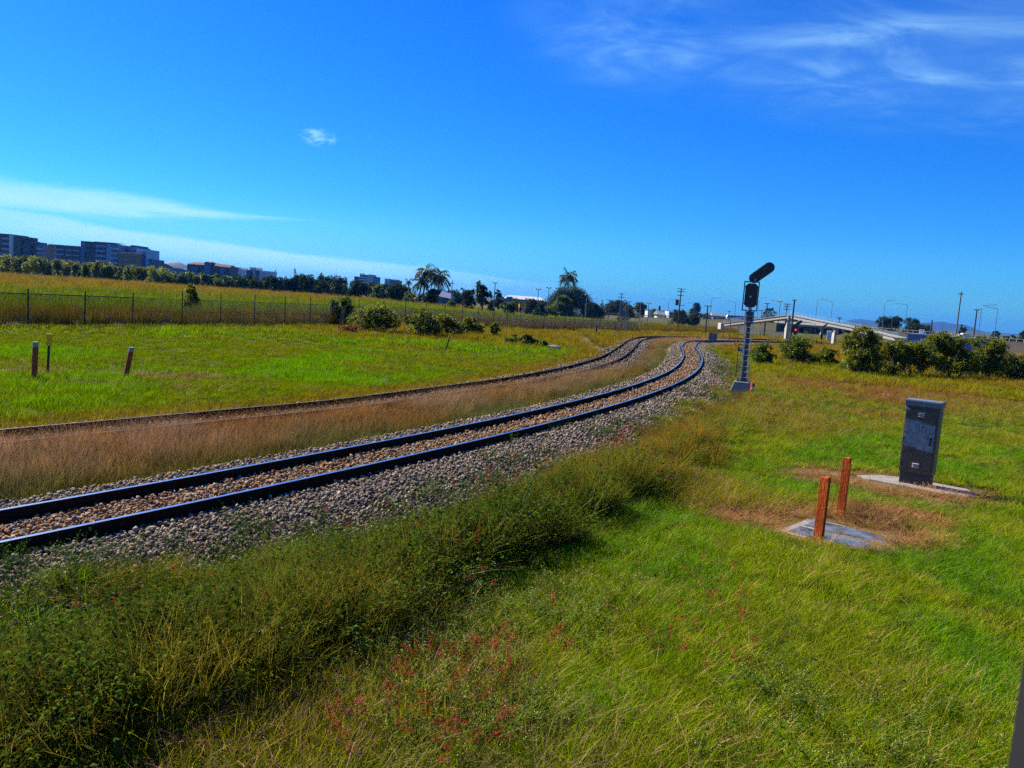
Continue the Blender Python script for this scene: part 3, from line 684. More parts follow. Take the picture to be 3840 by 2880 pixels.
        # ---- field behind the fence
        if d0 >= 28:
            k = r['field'] & (rng.random(len(X)) < (.10 if lod == 0 else (.22, .42, .9)[lod-1]))
            n4 = fnoise(X[k], Y[k], 9, 121); fo = r['fo'][k]; nearf = 1-sstep(4, 13, fo+5*(n4-.5))
            tn = lerp3((.62, 1.10, .6), (1.05, .95, 1.0), sstep(.33, .62, n4*.6+.4*sstep(20, 110, fo))); tn = tn*(1-.75*nearf[:, None])+np.array([.55, .32, .6])*.75*nearf[:, None]; tn *= (.75+.5*rng.random((k.sum(), 1)))
            s_ = (1, 1, 1.5, 2.6)[lod]
            put('field', 'tall_grass', X[k], Y[k], Z[k], np.stack([np.full(k.sum(), s_)]*2+[(.75+.5*n4)*jit[k]*(1+.25*nearf)*(1+.1*lod)], 1), tn, .1)
# ================================================================== foreground things
def gpt(px, py, off=0.0):
    g = G(px, py); g[2] = gz1(g[0], g[1]); return g
def face_cam(p): return -math.atan2(p[0], p[1])      # rz that turns local -Y towards the eye
# ---- signal mast
def capsule(w, h, n=14):
    """upright stadium outline"""
    r_ = w/2; c = []
    for k in range(n+1): a = PI*k/n; c.append((r_*math.cos(a), h/2-r_+r_*math.sin(a)))
    for k in range(n+1): a = PI+PI*k/n; c.append((r_*math.cos(a), -h/2+r_+r_*math.sin(a)))
    return c
def octo(w, h, c):
    x, y = w/2, h/2; return [(-x+c, -y), (x-c, -y), (x, -y+c), (x, y-c), (x-c, y), (-x+c, y), (-x, y-c), (-x, -y+c)]
UPY = Matrix(((1, 0, 0, 0), (0, 0, -1, 0), (0, 1, 0, 0), (0, 0, 0, 1)))      # xy outline -> stands in xz plane, extruded towards -y
def signal_head(root, name, outline, zc, y0, th, mat, tilt=0, dx=0, lens=None):
    mb = MB(); T = Matrix.Translation((dx, y0, zc)) @ Matrix.Rotation(tilt, 4, 'Y') @ UPY
    mb.prism(outline, th, 0, 0, T)
    # raised rim and shallow dish on the back
    inner = [(p[0]*.86, p[1]*.93) for p in outline]; mb.prism(inner, .03, th+.001, 0, T)
    return mb.build(name, mat, root, bevel=.008)
sp = gpt(2780, 1480); SITES += [(sp[0]+a, sp[1]-b, .5) for a in (-.4, 0, .4) for b in (0, .5, 1.0)]
dep = sp[1]*math.cos(PITCH); k_ = dep/FPX               # metres per photo pixel at the mast
sg = thing('railway_signal', 'tall black railway signal on a grey ladder mast with slanted backboard, nearest of three', 'railway signal', sp, face_cam(sp)-.12); sg.scale = (.885, .885, .885)
mb = MB(); r0_ = [(-.60, -.55), (.52, -.55), (.52, .55), (-.60, .55)]; r1_ = [(-.34, -.34), (.34, -.34), (.34, .34), (-.34, .34)]
mb.loft([[(x, y, -.35) for x, y in r0_], [(x, y, .50) for x, y in r1_]]); mb.build('concrete_base', M['concrete'], sg, bevel=.03)
mb = MB(); mb.tube([(0, 0, .5), (0, 0, 1.1), (0, 0, 3.3), (0, 0, 3.7)], [.17, .120, .105, .10], 16); mb.box((0, 0, .53), (.5, .5, .06))
for sx_ in (-1, 1):
    for sy_ in (-1, 1): mb.tube([(sx_*.2, sy_*.2, .5), (sx_*.2, sy_*.2, .64)], .022, 6)
mb.build('mast', M['mast'], sg)
mb = MB(); mb.tube([(0, 0, 3.18), (0, 0, 3.74)], [.21, .21], 14); mb.box((0, -.2, 3.46), (.16, .08, .3)); mb.build('mast_collar', M['frame'], sg)
# ladder on the camera side
ld = thing('ladder', None, None, (0, 0, 0)); ld.parent = sg
mb = MB()
for s in (-1, 1): mb.tube([(.10+s*.17, -.42, .52), (.02+s*.17, -.24, 3.75)], .012, 6)
mb.build('ladder_rail', M['galv'], ld)
for i in range(12):
    u = .06+i*.079; mb = MB(); x = .10-.08*u; y = -.42+.18*u; z = .52+3.23*u; mb.tube([(x-.27, y-.012, z), (x+.27, y-.012, z)], .014, 6); mb.build('ladder_rung', M['galv_pale'], ld)
mb = MB(); mb.tube([(-.33, -.1, .7), (-.33, -.1, 2.2)], .022, 6); [mb.tube([(-.33, -.1, z), (-.1, -.02, z)], .014, 6) for z in (1.15, 1.7, 2.18)]; mb.build('cable_pipe', M['pole'], sg)
# bracket frame round the lower head
zc0, zc1, fw = 3.78, 5.08, .64
mb = MB()
for s in (-1, 1): mb.box((s*fw/2, -.16, (zc0+zc1)/2), (.045, .045, zc1-zc0))
mb.box((0, -.16, zc0), (fw+.04, .05, .05)); mb.box((0, -.16, zc1), (fw+.04, .05, .05)); mb.box((0, -.02, zc0), (.05, .3, .05)); mb.build('bracket_frame', M['frame'], sg)
mb = MB(); mb.tube([(0, -.05, 3.70), (0, -.05, 4.1)], .09, 12); mb.build('head_stem', M['galv_pale'], sg)
hd = signal_head(sg, 'signal_head', octo(.55, 1.08, .12), 4.47, 0.02, .17, M['black'])
mb = MB(); mb.box((0, -.21, 4.40), (.09, .05, .10)); mb.build('peep_window', M['galv_pale'], hd)
for z in (4.1, 4.84):
    for s in (-1, 1): mb = MB(); mb.box((s*.29, -.18, z), (.05, .03, .05)); mb.build('head_clamp', M['frame'], hd)
hd2 = signal_head(sg, 'signal_backboard', capsule(.47, 1.26), 5.52, .08, .14, M['black'], tilt=R(50), dx=.36)
mb = MB(); mb.box((.12, -.05, 5.14), (.06, .12, .2)); mb.build('backboard_bracket', M['galv_pale'], sg)
mb = MB(); mb.box((.47, -.105, 5.69), (.14, .02, .022), tilt=('Y', R(-38))); mb.build('hinge', M['galv'], hd2)
# orange marker at its foot
op = gpt(2818, 1492); SITES.append((op[0], op[1], .25)); om = thing('marker_post', 'short orange plastic marker post at the foot of the tall signal', 'marker post', op)
mb = MB(); mb.tube([(0, 0, -.1), (0, 0, .16)], .085, 12); mb.build('lower_sleeve', M['orange'], om)
mb = MB(); mb.tube([(0, 0, .161), (0, 0, .215)], .062, 12); mb.build('neck', M['white'], om)
mb = MB(); mb.tube([(0, 0, .216), (0, 0, .38)], [.085, .078], 12); mb.build('upper_sleeve', M['orange'], om)

# ---- equipment cabinet on its slab
cp = gpt(3432, 1822); SITES.append((cp[0], cp[1]+.1, .55)); SITES += [(cp[0]+a, cp[1]+.26*a*-.5-.05, .36) for a in (-.95, -.6, -.3, .3, .6, .9)]
CZ = max(cp[2], 0)-.005; crz = face_cam(cp)-R(10)
slab = MB(); slab.prism([(-1.10, -.22), (-.8, -.40), (-.2, -.44), (.55, -.50), (1.0, -.42), (1.12, -.1), (.9, .45), (-.2, .52), (-.75, .34)], .16, -.13, 0)
tag(slab.build('concrete_slab', M['concrete'], None, (cp[0], cp[1], CZ), crz, bevel=.02), 'pale concrete slab under the grey cabinet', 'slab')
cb = thing('equipment_cabinet', 'tall grey metal equipment cabinet with louvres and a scuffed pale patch', 'cabinet', (cp[0], cp[1], CZ+.03), crz)
W_, D_, Hc = .63, .36, 1.74
mb = MB(); mb.box((0, 0, .12), (W_-.05, D_-.05, .24)); mb.build('plinth', M['cab_plinth'], cb, bevel=.006)
mb = MB(); mb.box((0, 0, .24+.68), (W_, D_, 1.36)); mb.build('body', M['cab'], cb, bevel=.008)
mb = MB(); mb.box((0, 0, 1.66), (W_+.045, D_+.07, .115)); mb.box((0, 0, 1.725), (W_+.03, D_+.05, .015)); mb.build('cap', M['cab_cap'], cb, bevel=.008)
# the door carries its patch of grey overpaint in its material
m, t, out = nt_new('cabinet_door_paint'); b_ = N(t, 'ShaderNodeBsdfPrincipled', i_Roughness=.5); L(t, b_.outputs[0], out.inputs[0]); tc = N(t, 'ShaderNodeTexCoord'); sx = N(t, 'ShaderNodeSeparateXYZ'); L(t, tc.outputs['Object'], sx.inputs[0])
nz = N(t, 'ShaderNodeTexNoise', i_Scale=5.5, i_Detail=6, i_Roughness=.6); L(t, tc.outputs['Object'], nz.inputs['Vector'])
def mt(op, a, b):
    n = N(t, 'ShaderNodeMath', operation=op)
    for i, x in enumerate((a, b)):
        if isinstance(x, (int, float)): n.inputs[i].default_value = x
        else: L(t, x, n.inputs[i])
    return n.outputs[0]
zz_ = mt('ADD', mt('ADD', sx.outputs[2], mt('MULTIPLY', sx.outputs[0], .16)), mt('MULTIPLY', mt('SUBTRACT', nz.outputs[0], .5), .16))
xx_ = mt('ADD', sx.outputs[0], mt('MULTIPLY', mt('SUBTRACT', nz.outputs[0], .5), .10))
def ss(x, a, b):
    n = N(t, 'ShaderNodeMapRange', interpolation_type='SMOOTHSTEP'); L(t, x, n.inputs[0]); n.inputs[1].default_value = a; n.inputs[2].default_value = b; return n.outputs[0]
fac = mt('MULTIPLY', mt('MULTIPLY', ss(zz_, .72, .76), ss(zz_, 1.32, 1.27)), mt('MULTIPLY', ss(xx_, -.30, -.27), ss(xx_, .30, .27)))
mx = N(t, 'ShaderNodeMix', data_type='RGBA'); L(t, fac, mx.inputs[0]); mx.inputs[6].default_value = (.085, .066, .042, 1); mx.inputs[7].default_value = (.20, .235, .24, 1)
nb = N(t, 'ShaderNodeTexNoise', i_Scale=18, i_Detail=5); L(t, tc.outputs['Object'], nb.inputs['Vector']); sc2 = N(t, 'ShaderNodeVectorMath', operation='SCALE'); L(t, mx.outputs[2], sc2.inputs[0]); L(t, ss(nb.outputs[0], -.2, 1.0), sc2.inputs['Scale'])
sc3 = N(t, 'ShaderNodeVectorMath', operation='SCALE'); L(t, sc2.outputs[0], sc3.inputs[0]); sc3.inputs['Scale'].default_value = 1.6; L(t, sc3.outputs[0], b_.inputs['Base Color']); M['cab_door'] = m
mb = MB(); mb.box((-.01, -D_/2-.009, .24+.67), (W_-.07, .02, 1.28)); dr = mb.build('door', M['cab_door'], cb, bevel=.004)
for z in (1.44, .40):
    mb = MB()
    for k in range(3): mb.box((-.01, -D_/2-.026, z-.035+k*.035), (.125, .014, .016), tilt=('X', R(30)))
    lv = mb.build('louvre', M['white_metal'], dr)
mb = MB(); mb.box((-.02, -D_/2-.022, 1.175), (.105, .006, .10)); mb.build('label_plate', M['cab_cap'], dr)
mb = MB()
for a, b, c, d in ((-.05, 1.20, .022, .006), (-.05, 1.175, .022, .006), (-.055, 1.19, .006, .03), (-.045, 1.15, .03, .006), (0, 1.20, .03, .006), (.0, 1.16, .006, .05), (.02, 1.15, .02, .006)): mb.box((-.02+a+.02, -D_/2-.027, b), (c, .003, d))
mb.build('lettering', M['white'], dr)
mb = MB(); mb.box((W_/2-.11, -D_/2-.032, .93), (.034, .03, .17)); mb.tube([(W_/2-.11, -D_/2-.05, .99), (W_/2-.11, -D_/2-.075, .99), (W_/2-.11, -D_/2-.085, .87)], .012, 8); mb.build('handle', M['black'], dr)
mb = MB(); mb.tube([(W_/2-.11, -D_/2-.05, 1.035), (W_/2-.11, -D_/2-.06, 1.035)], .016, 10); mb.build('lock', M['chrome'], dr)
for z in (.42, .92, 1.42): mb = MB(); mb.tube([(-W_/2+.02, -D_/2-.018, z-.05), (-W_/2+.02, -D_/2-.018, z+.05)], .012, 8); mb.build('door_hinge', M['cab_plinth'], dr)
mb = MB(); mb.box((.02, -D_/2-.047, 1.66), (.006, .004, .10)); mb.build('cap_seam', M['white_metal'], cb)
mb = MB(); mb.box((-.27, -D_/2-.0215, 1.545), (.07, .003, .03), tilt=('Y', R(35))); mb.build('sticker', M['white_metal'], dr)

# ---- cable pit: concrete surround and two chequer-plate lids
m, t, out = nt_new('galvanised_lid_grating'); b_ = N(t, 'ShaderNodeBsdfPrincipled', i_Roughness=.42, i_Metallic=.55); L(t, b_.outputs[0], out.inputs[0]); tc = N(t, 'ShaderNodeTexCoord')
nz = N(t, 'ShaderNodeTexNoise', i_Scale=3.2, i_Detail=6); L(t, tc.outputs['Object'], nz.inputs['Vector']); rp = N(t, 'ShaderNodeValToRGB'); rp.color_ramp.elements[0].color = (.10, .095, .085, 1); rp.color_ramp.elements[1].color = (.30, .33, .35, 1); rp.color_ramp.elements[0].position = .36; rp.color_ramp.elements[1].position = .56
L(t, nz.outputs[0], rp.inputs[0]); L(t, rp.outputs[0], b_.inputs['Base Color']); M['lid'] = m
pc = np.array([(2995, 1995), (3010, 2048), (3260, 2078), (3335, 1992)])
pitc = gpt(3150, 2010); pz = max(pitc[2], .0)-.005
def plane_pt(px, py, z):
    v = ray(px, py); tt = -(ZC-z)/v[2]; return np.array([v[0]*tt, v[1]*tt])
ox = np.array([plane_pt(*p, pz) for p in ((2978, 2012), (3240, 2078), (3335, 2000), (3050, 1948))]); ctr = ox.mean(0)
prz = math.atan2(ox[1][1]-ox[0][1], ox[1][0]-ox[0][0]); cs, sn = math.cos(-prz), math.sin(-prz)
def loc2(p): d = np.array(p)-ctr; return (d[0]*cs-d[1]*sn, d[0]*sn+d[1]*cs)
pit = thing('cable_pit', 'concrete cable pit with two grey steel lids set flush in the grass', 'cable pit', (ctr[0], ctr[1], pz), prz)
lx = [loc2(p) for p in ox]; x0 = min(p[0] for p in lx); x1 = max(p[0] for p in lx); y0 = min(p[1] for p in lx); y1 = max(p[1] for p in lx)
x0, x1, y0, y1 = -.72, .72, -.62, .66
mb = MB(); mb.prism([(x0, y0), (x1, y0), (x1, y1), (x0, y1)], .16, -.16); mb.build('surround', M['concrete'], pit, bevel=.015)
for ya, yb, xa, xb in ((y0+.10, -.06, x0+.12, x1-.22), (.06, y1-.10, x0+.14, x1-.10)):
    mb = MB(); mb.box(((xa+xb)/2, (ya+yb)/2, .006), (xb-xa, yb-ya, .012)); n_ = int((xb-xa)/.032)
    for i in range(n_): mb.box((xa+.03+i*(xb-xa-.06)/(n_-1), (ya+yb)/2, .0135), (.014, yb-ya-.05, .003))
    n_ = int((yb-ya)/.10)
    for i in range(n_): mb.box(((xa+xb)/2, ya+.05+i*(yb-ya-.1)/(n_-1), .0135), (xb-xa-.05, .012, .004))
    mb.build('steel_lid', M['lid'], pit)
_c, _s = math.cos(prz), math.sin(prz); SITES += [(ctr[0]+a*_c-b*_s, ctr[1]+a*_s+b*_c, .33) for a in np.linspace(-.52, .52, 6) for b in np.linspace(-.42, .44, 5)]

# ---- rusty rail bollards
def rail_post(base, top, d_top, label, name='rusty_rail_post', rz=0, mats=None, w=.13, cat='bollard', group=None, h=None, lean=None, hole=True):
    """a length of old rail stood on end"""
    b = gpt(*base); h = h or 1.0; v = ray(*top); v = v*(b[1]/v[1]); tp = CAM+v
    o = thing(name, label, cat, b, face_cam(b)+rz, group)
    H = tp[2]-b[2]; dx = (tp[0]-b[0]); 
    k = w/.13; prof = [(-.065, .05), (-.065, .038), (-.012, .025), (-.012, -.045), (-.034, -.055), (-.034, -.085), (.034, -.085), (.034, -.055), (.012, -.045), (.012, .025), (.065, .038), (.065, .05)]
    prof = [(x*k, y*k) for x, y in prof]
    mb = MB(); sh_ = Matrix.Identity(4); sh_[0][2] = dx/H
    mb.prism(prof, H+.25, -.25, 0, sh_); p = mb.build('rail_length', mats or M['rust'], o, bevel=.004); SITES.append((b[0], b[1], .16))
    return o, H, dx
o, H, dx = rail_post((3068, 2040), (3094, 1789), 0, 'rusty rail post with bolt holes standing at the near edge of the cable pit', rz=R(155), w=.135)
for z in (.87, .77, .66): mb = MB(); mb.tube([(dx*z, .0255, H*z), (dx*z, .0275, H*z)], .015, 10); mb.build('bolt_hole', M['grey_cap'], o)
rail_post((3153, 1936), (3177, 1716), 0, 'rusty rail post standing behind the cable pit, nearer the cabinet', rz=R(160), w=.135)
# left pair with grey tops
for base, top, lab in (((128, 1428), (133, 1282), 'upright rust-red post with a grey top beside the yellow marker'), ((468, 1428), (492, 1303), 'leaning rust-red post with a grey top on the mown grass')):
    b = gpt(*base); tp = at(top[0], top[1], b[1]); o = thing('rusty_post', lab, 'post', b, face_cam(b)); H = tp[2]-b[2]; dx = tp[0]-b[0]; w = .155
    S = Matrix.Identity(4); S[0][2] = dx/H; pr_ = [(w/2*math.cos(a)*(1.0), w/2*math.sin(a)) for a in np.linspace(0, 2*PI, 9)[:-1]]
    mb = MB(); mb.prism(pr_, H*.86+.2, -.2, 0, S); mb.build('shaft', M['rust_dark'], o, bevel=.006)
    mb = MB(); mb.prism([(x*.97, y*.97) for x, y in pr_], H*.14, H*.86+.001, 0, S); mb.build('weathered_top', M['grey_cap'], o, bevel=.012); SITES.append((b[0], b[1], .2))
def marker(base, top, lab, hw=.14, hh=.30, frac=.28):
    b = gpt(*base); tp = at(top[0], top[1], b[1]); o = thing('marker_post', lab, 'marker post', b, face_cam(b)); H = tp[2]-b[2]; dx = tp[0]-b[0]; S = Matrix.Identity(4); S[0][2] = dx/H
    mb = MB(); mb.prism([(-.035, -.02), (.035, -.02), (.035, .02), (-.035, .02)], H*(1-frac)+.2, -.2, 0, S); mb.build('stake', M['post_black'], o)
    mb = MB(); mb.prism([(-hw/2, -.035), (hw/2, -.035), (hw/2, .035), (-hw/2, .035)], H*frac, H*(1-frac)+.001, 0, S); mb.build('yellow_cap', M['yellow'], o, bevel=.01); SITES.append((b[0], b[1], .2))
marker((178, 1416), (185, 1252), 'tall dark stake with a yellow cap between the two rust-red posts', .14, .3, .28)
marker((1670, 1316), (1690, 1250), 'leaning dark stake with a yellow cap in front of the fence shrubs', .14, .3, .28)
# dark stump and fallen plank by the dirt track
b = gpt(2234, 1261); o = MB(); o.prism(octo(.2, .2, .05), 1.45, -.2); tag(o.build('timber_stump', M['timber'], None, b, .3), 'short black timber post standing by the dirt track', 'post')
b = gpt(2254, 1263); o = MB(); o.box((0, 0, .12), (2.1, .22, .2)); tag(o.build('timber_sleeper', M['timber'], None, b, face_cam(b)-.1, bevel=.02), 'dark timber sleeper lying beside the black post', 'sleeper')
b = gpt(2080, 1316)
mb = MB(); g_ = np.random.default_rng(5); rg_ = []
for i, (z, s) in enumerate(((-.1, .9), (.12, 1.), (.3, .75), (.38, .3))): rg_.append([(.55*s*math.cos(a)*(1+.18*g_.normal()), .32*s*math.sin(a)*(1+.18*g_.normal()), z) for a in np.linspace(0, 2*PI, 9)[:-1]])
mb.loft(rg_); tag(mb.build('boulder', M['stone'], None, b, .2), 'pale flat boulder in the grass left of the dirt track', 'boulder')
# white stakes
for base, top, lab in (((2016, 1219), (2025, 1190), 'white stake leaning right in front of the wire fence, left of the crossbuck'), ((2174, 1221), (2182, 1200), 'white stake leaning beneath the white crossbuck sign'), ((2367, 1231), (2359, 1212), 'white stake leaning left beside the twin-post sign')):
    b = gpt(*base); tp = at(*top, b[1]); mb = MB(); mb.tube([(0, 0, -.2), tuple(tp-b)], .055, 8); tag(mb.build('white_stake', M['white'], None, b), lab, 'stake', 'white stakes by the fence')

# ---- the train's own window surround at the right edge
wp = at(3868, 2590, .52)
wf = thing('train_window_frame', 'dark grey train window frame edge close on the right', 'window frame', (wp[0]-.62, wp[1], wp[2]-.30))
def rrect(w, h, r_, n=6):
    c = []
    for sx_, sy_, a0 in ((1, 1, 0), (-1, 1, PI/2), (-1, -1, PI), (1, -1, 3*PI/2)):
        for k in range(n+1): a = a0+PI/2*k/n; c.append((sx_*(w/2-r_)+r_*math.cos(a), sy_*(h/2-r_)+r_*math.sin(a)))
    return c
WW, WH = 1.24, .92
for nm, w0, w1, ya, yb, mm in (('rubber_gasket', 0, .028, -.012, .012, 'gasket'), ('frame_rim', .028, .12, -.03, .03, 'jamb')):
    a = rrect(WW+2*w0, WH+2*w0, .09+w0); b = rrect(WW+2*w1, WH+2*w1, .09+w1); n = len(a); zc = .47
    vs = [(x, ya, z+zc) for x, z in a]+[(x, ya, z+zc) for x, z in b]+[(x, yb, z+zc) for x, z in a]+[(x, yb, z+zc) for x, z in b]; fs = []
    for k in range(n):
        q = (k+1) % n; fs += [(k, q, n+q, n+k), (2*n+q, 2*n+k, 3*n+k, 3*n+q), (q, k, 2*n+k, 2*n+q), (n+k, n+q, 3*n+q, 3*n+k)]
    mb = MB(); mb.add(vs, fs); mb.build(nm, M[mm], wf)
# ================================================================== the wire fence
def fence_at(px):
    v = ray(px, 1220); a = v[:2]/np.linalg.norm(v[:2]); Mx = np.array([[FD[0], -a[0]], [FD[1], -a[1]]]); s = np.linalg.solve(Mx, -FA); return s[0]
ss_ = [fence_at(x) for x in (105, 318, 497, 682, 827, 952, 1068, 1161, 1244)]
s0 = 2*ss_[0]-ss_[1]; posts = [s0-7.6, s0-3.8, s0]+ss_
print('fence gaps', np.diff(ss_))
ln_ = float(np.linalg.norm(FB-FA)); s = ss_[-1]
while s+3.6 < ln_+14: s += 3.6; posts.append(s)
F0 = FA+FD*posts[0]; fz = lambda s: float(drop(*(FA+FD*s)))
fence = thing('wire_fence', 'long dark chain wire fence on steel posts along the mown grass', 'fence', (F0[0], F0[1], 0)); fence.location = (0, 0, 0)
for i, s in enumerate(posts):
    p = FA+FD*s; z = fz(s); mb = MB(); nearp = s < ss_[2]+.1; h = 2.02 if nearp else 2.3
    lx_ = 0.0 if nearp else random.uniform(-.05, .05)
    mb.tube([(p[0], p[1], z-.3), (p[0]+lx_, p[1], z+h)], .038 if nearp else .032, 8)
    if s > ss_[2] and i % 9 == 4: mb.tube([(p[0], p[1], z+1.5), (p[0]+FD[0]*.9, p[1]+FD[1]*.9, z-.1)], .025, 6)
    mb.build('fence_post', M['fence'], fence)
mb = MB(); k = [s for s in posts if s <= ss_[2]+.1]
for a, b in zip(k[:-1], k[1:]):
    pa, pb = FA+FD*a, FA+FD*b; mb.tube([(pa[0], pa[1], fz(a)+1.74), (pb[0], pb[1], fz(b)+1.74)], .026, 6, cap=False)
mb.build('top_rail', M['fence'], fence)
mb = MB(); k = [s for s in posts if s >= ss_[2]-.1]
for hh_ in (1.76, .95, .12):
    mb.tube([(*(FA+FD*s), fz(s)+hh_-.02*(j % 2)) for j, s in enumerate(k)], .007, 4, cap=False)
mb.build('line_wire', M['fence'], fence)
V = []; F_ = []; Hm = 1.74; st = .085; w = .0065; a = posts[0]; n_ = int((posts[-1]-a)/st)
S_ = a+np.arange(n_)*st; VV = []; QQ = []
for sg_ in (1, -1):
    A = FA[None]+FD[None]*S_[:, None]; B = FA[None]+FD[None]*(S_+sg_*Hm)[:, None]
    za = drop(A[:, 0], A[:, 1])+.02; zb = drop(B[:, 0], B[:, 1])+.02+Hm; off = FN*w*sg_
    A3 = np.column_stack([A+off, za]); B3 = np.column_stack([B+off, zb]); d_ = B3-A3; d_ /= np.linalg.norm(d_, axis=1)[:, None]; e1 = np.array([FN[0], FN[1], 0]); e2 = np.cross(d_, e1)
    ring = [e1[None]*w+0*e2, -.5*e1[None]*w+.87*w*e2, -.5*e1[None]*w-.87*w*e2]
    base = sum(len(x) for x in VV); VV.append(np.stack([A3+q for q in ring]+[B3+q for q in ring], 1).reshape(-1, 3)); b = base+np.arange(n_)*6
    for i, j in ((0, 1), (1, 2), (2, 0)): QQ.append(np.stack([b+i, b+j, b+3+j, b+3+i], 1))
o = link(npmesh('chain_wire_mesh', np.concatenate(VV), np.concatenate(QQ), M['fence']), fence)

# ================================================================== trees, palms, shrubs
COVER = 3.6
M['lf_olive'] = leafmat('olive_shrub_leaf', (.050, .072, .006), (.27, .30, .012), trans=.5, gloss=.03)
M['lf_dark'] = leafmat('dark_tree_leaf', (.012, .032, .006), (.055, .090, .010), trans=.3, gloss=.02)
M['lf_mid'] = leafmat('mid_green_leaf', (.030, .062, .006), (.18, .25, .012), trans=.48, gloss=.03)
M['lf_grey'] = leafmat('grey_green_leaf', (.030, .045, .020), (.07, .085, .035), trans=.25)
M['lf_palm'] = leafmat('palm_leaf', (.018, .036, .008), (.065, .085, .018), trans=.3, gloss=.02)
M['lf_dead'] = leafmat('dead_orange_leaf', (.20, .07, .02), (.42, .18, .06), trans=.25)
M['lf_brown'] = leafmat('dead_palm_skirt', (.13, .08, .035), (.24, .16, .07), trans=.2)
def crown_mesh(name, blobs, n, ls, mat, seed, parent, fill=.55, aspect=.5, twigs=True):
    """leaf quads through a union of lobes (cx,cy,cz,rx,ry,rz)"""
    g = np.random.default_rng(seed); B = np.array(blobs, float); wgt = (B[:, 3]*B[:, 4]*B[:, 5])**.67; wgt /= wgt.sum()
    w_ = (B[:, 0]+B[:, 3]).max()-(B[:, 0]-B[:, 3]).min(); h_ = (B[:, 2]+B[:, 5]).max()-(B[:, 2]-B[:, 5]).min()
    n = int(min(26000, max(350, COVER*fill*w_*h_*3.6/(ls*ls*aspect*.5))))
    # sprays: leaves cluster on twigs so that gaps open between them
    ncl = max(24, n//24); cd = g.normal(0, 1, (ncl, 3)); cd /= np.linalg.norm(cd, axis=1)[:, None]; cd[:, 2] = np.where(g.random(ncl) < .5, np.abs(cd[:, 2]), cd[:, 2]); ck = g.choice(len(B), ncl, p=wgt); cr_ = .70+.30*g.random(ncl); ci = g.integers(0, ncl, n)
    P = B[ck[ci], :3]+B[ck[ci], 3:]*cd[ci]*cr_[ci][:, None]+g.normal(0, 1, (n, 3))*B[ck[ci], 3:].mean(1)[:, None]*.15; D = cd[ci]
    P[:, 2] = np.maximum(P[:, 2], .04)
    D = D*.7+g.normal(0, .6, (n, 3))+[0, 0, .25]; V, q = leaves(P, D, ls, ls*aspect, g, .3)
    tone = np.clip(g.normal(.45, .22, n)+.25*(g.random(ncl)[ci]-.5), 0, 1)
    return link(npmesh(name, V, q, mat, {'tone': ('FLOAT', 'POINT', np.repeat(tone, 4))}), parent)
def lobes(w, d, h, z0, n, seed, flat=.6):
    """n overlapping lobes whose union just fills a w x d x (h - z0) box"""
    g = np.random.default_rng(seed); out = []
    for i in range(n):
        a = i*2.4+g.random()*1.2; r_ = math.sqrt(g.random())*.75; z = g.random()**.8; s = .30+.20*g.random()
        sh_ = math.sqrt(max(.08, 1-(1.25*z-.35)**2)); out.append((r_*math.cos(a)*sh_, r_*math.sin(a)*sh_, z, s*(1.15-.35*z), s*(1.15-.35*z), s*.62))
    out.append((0, 0, .42, .55, .55, .42)); B = np.array(out)
    for k, size, lo in ((0, w, -w/2), (1, d, -d/2), (2, h-z0, z0)):
        a = (B[:, k]-B[:, 3+k]).min(); b = (B[:, k]+B[:, 3+k]).max(); B[:, k] = lo+(B[:, k]-a)/(b-a)*size; B[:, 3+k] *= size/(b-a)
    return [tuple(x) for x in B]
def woody(o, h, w, seed, n=5, r_=None, nm='trunk', mat=None, single=False):
    g = np.random.default_rng(seed); mb = MB(); r_ = r_ or max(.03, .03*h)
    if single: mb.tube([(0, 0, -.3), (.02*h, 0, h*.3), (.04*h, .02*h, h*.6)], [r_, r_*.8, r_*.5], 8)
    for i in range(n):
        a = 2*PI*i/n+g.random(); b0 = (0, 0, h*.3) if single else (.12*w*math.cos(a), .12*w*math.sin(a), -.15)
        mb.tube([b0, (.22*w*math.cos(a), .22*w*math.sin(a), h*(.5 if single else .35)), (.34*w*math.cos(a+.3), .34*w*math.sin(a+.3), h*.8)], [r_*.6, r_*.42, r_*.15], 6)
    return mb.build(nm, mat or M['bark'], o)
def plant(x0, x1, ytop, ybase, name, label, cat, mat, seed, n, ls, d=None, nl=9, z0=.1, depth=.8, single=False, group=None, site=True, fill=.55, trunk=True, blobs=None):
    """a bush or tree filling photo columns x0..x1, standing on the ground at ybase (or d metres off)"""
    xm = (x0+x1)/2
    if d is None: p = gpt(xm, ybase)
    else:
        v = at(xm, ybase, d); p = np.array([v[0], v[1], gz1(v[0], v[1])])
    pxm = p[1]/FPX/math.cos(PITCH); w = (x1-x0)*pxm; h = at(xm, ytop, p[1])[2]-p[2]
    o = thing(name, label, cat, p, face_cam(p), group)
    if trunk: woody(o, h*.85, w, seed, 5, nm='trunk' if single else 'stems', single=single, r_=max(.03, .028*h))
    crown_mesh('crown' if single else 'foliage', [(a_*w, b_*w, c_*h, d_*w, e_*w, f_*h) for a_, b_, c_, d_, e_, f_ in blobs] if blobs else lobes(w*1.04, w*depth, h*1.04, z0*h, nl, seed), n, ls, M[mat], seed+1, o, fill)
    if site: SITES.append((p[0], p[1], w*.3))
    return o
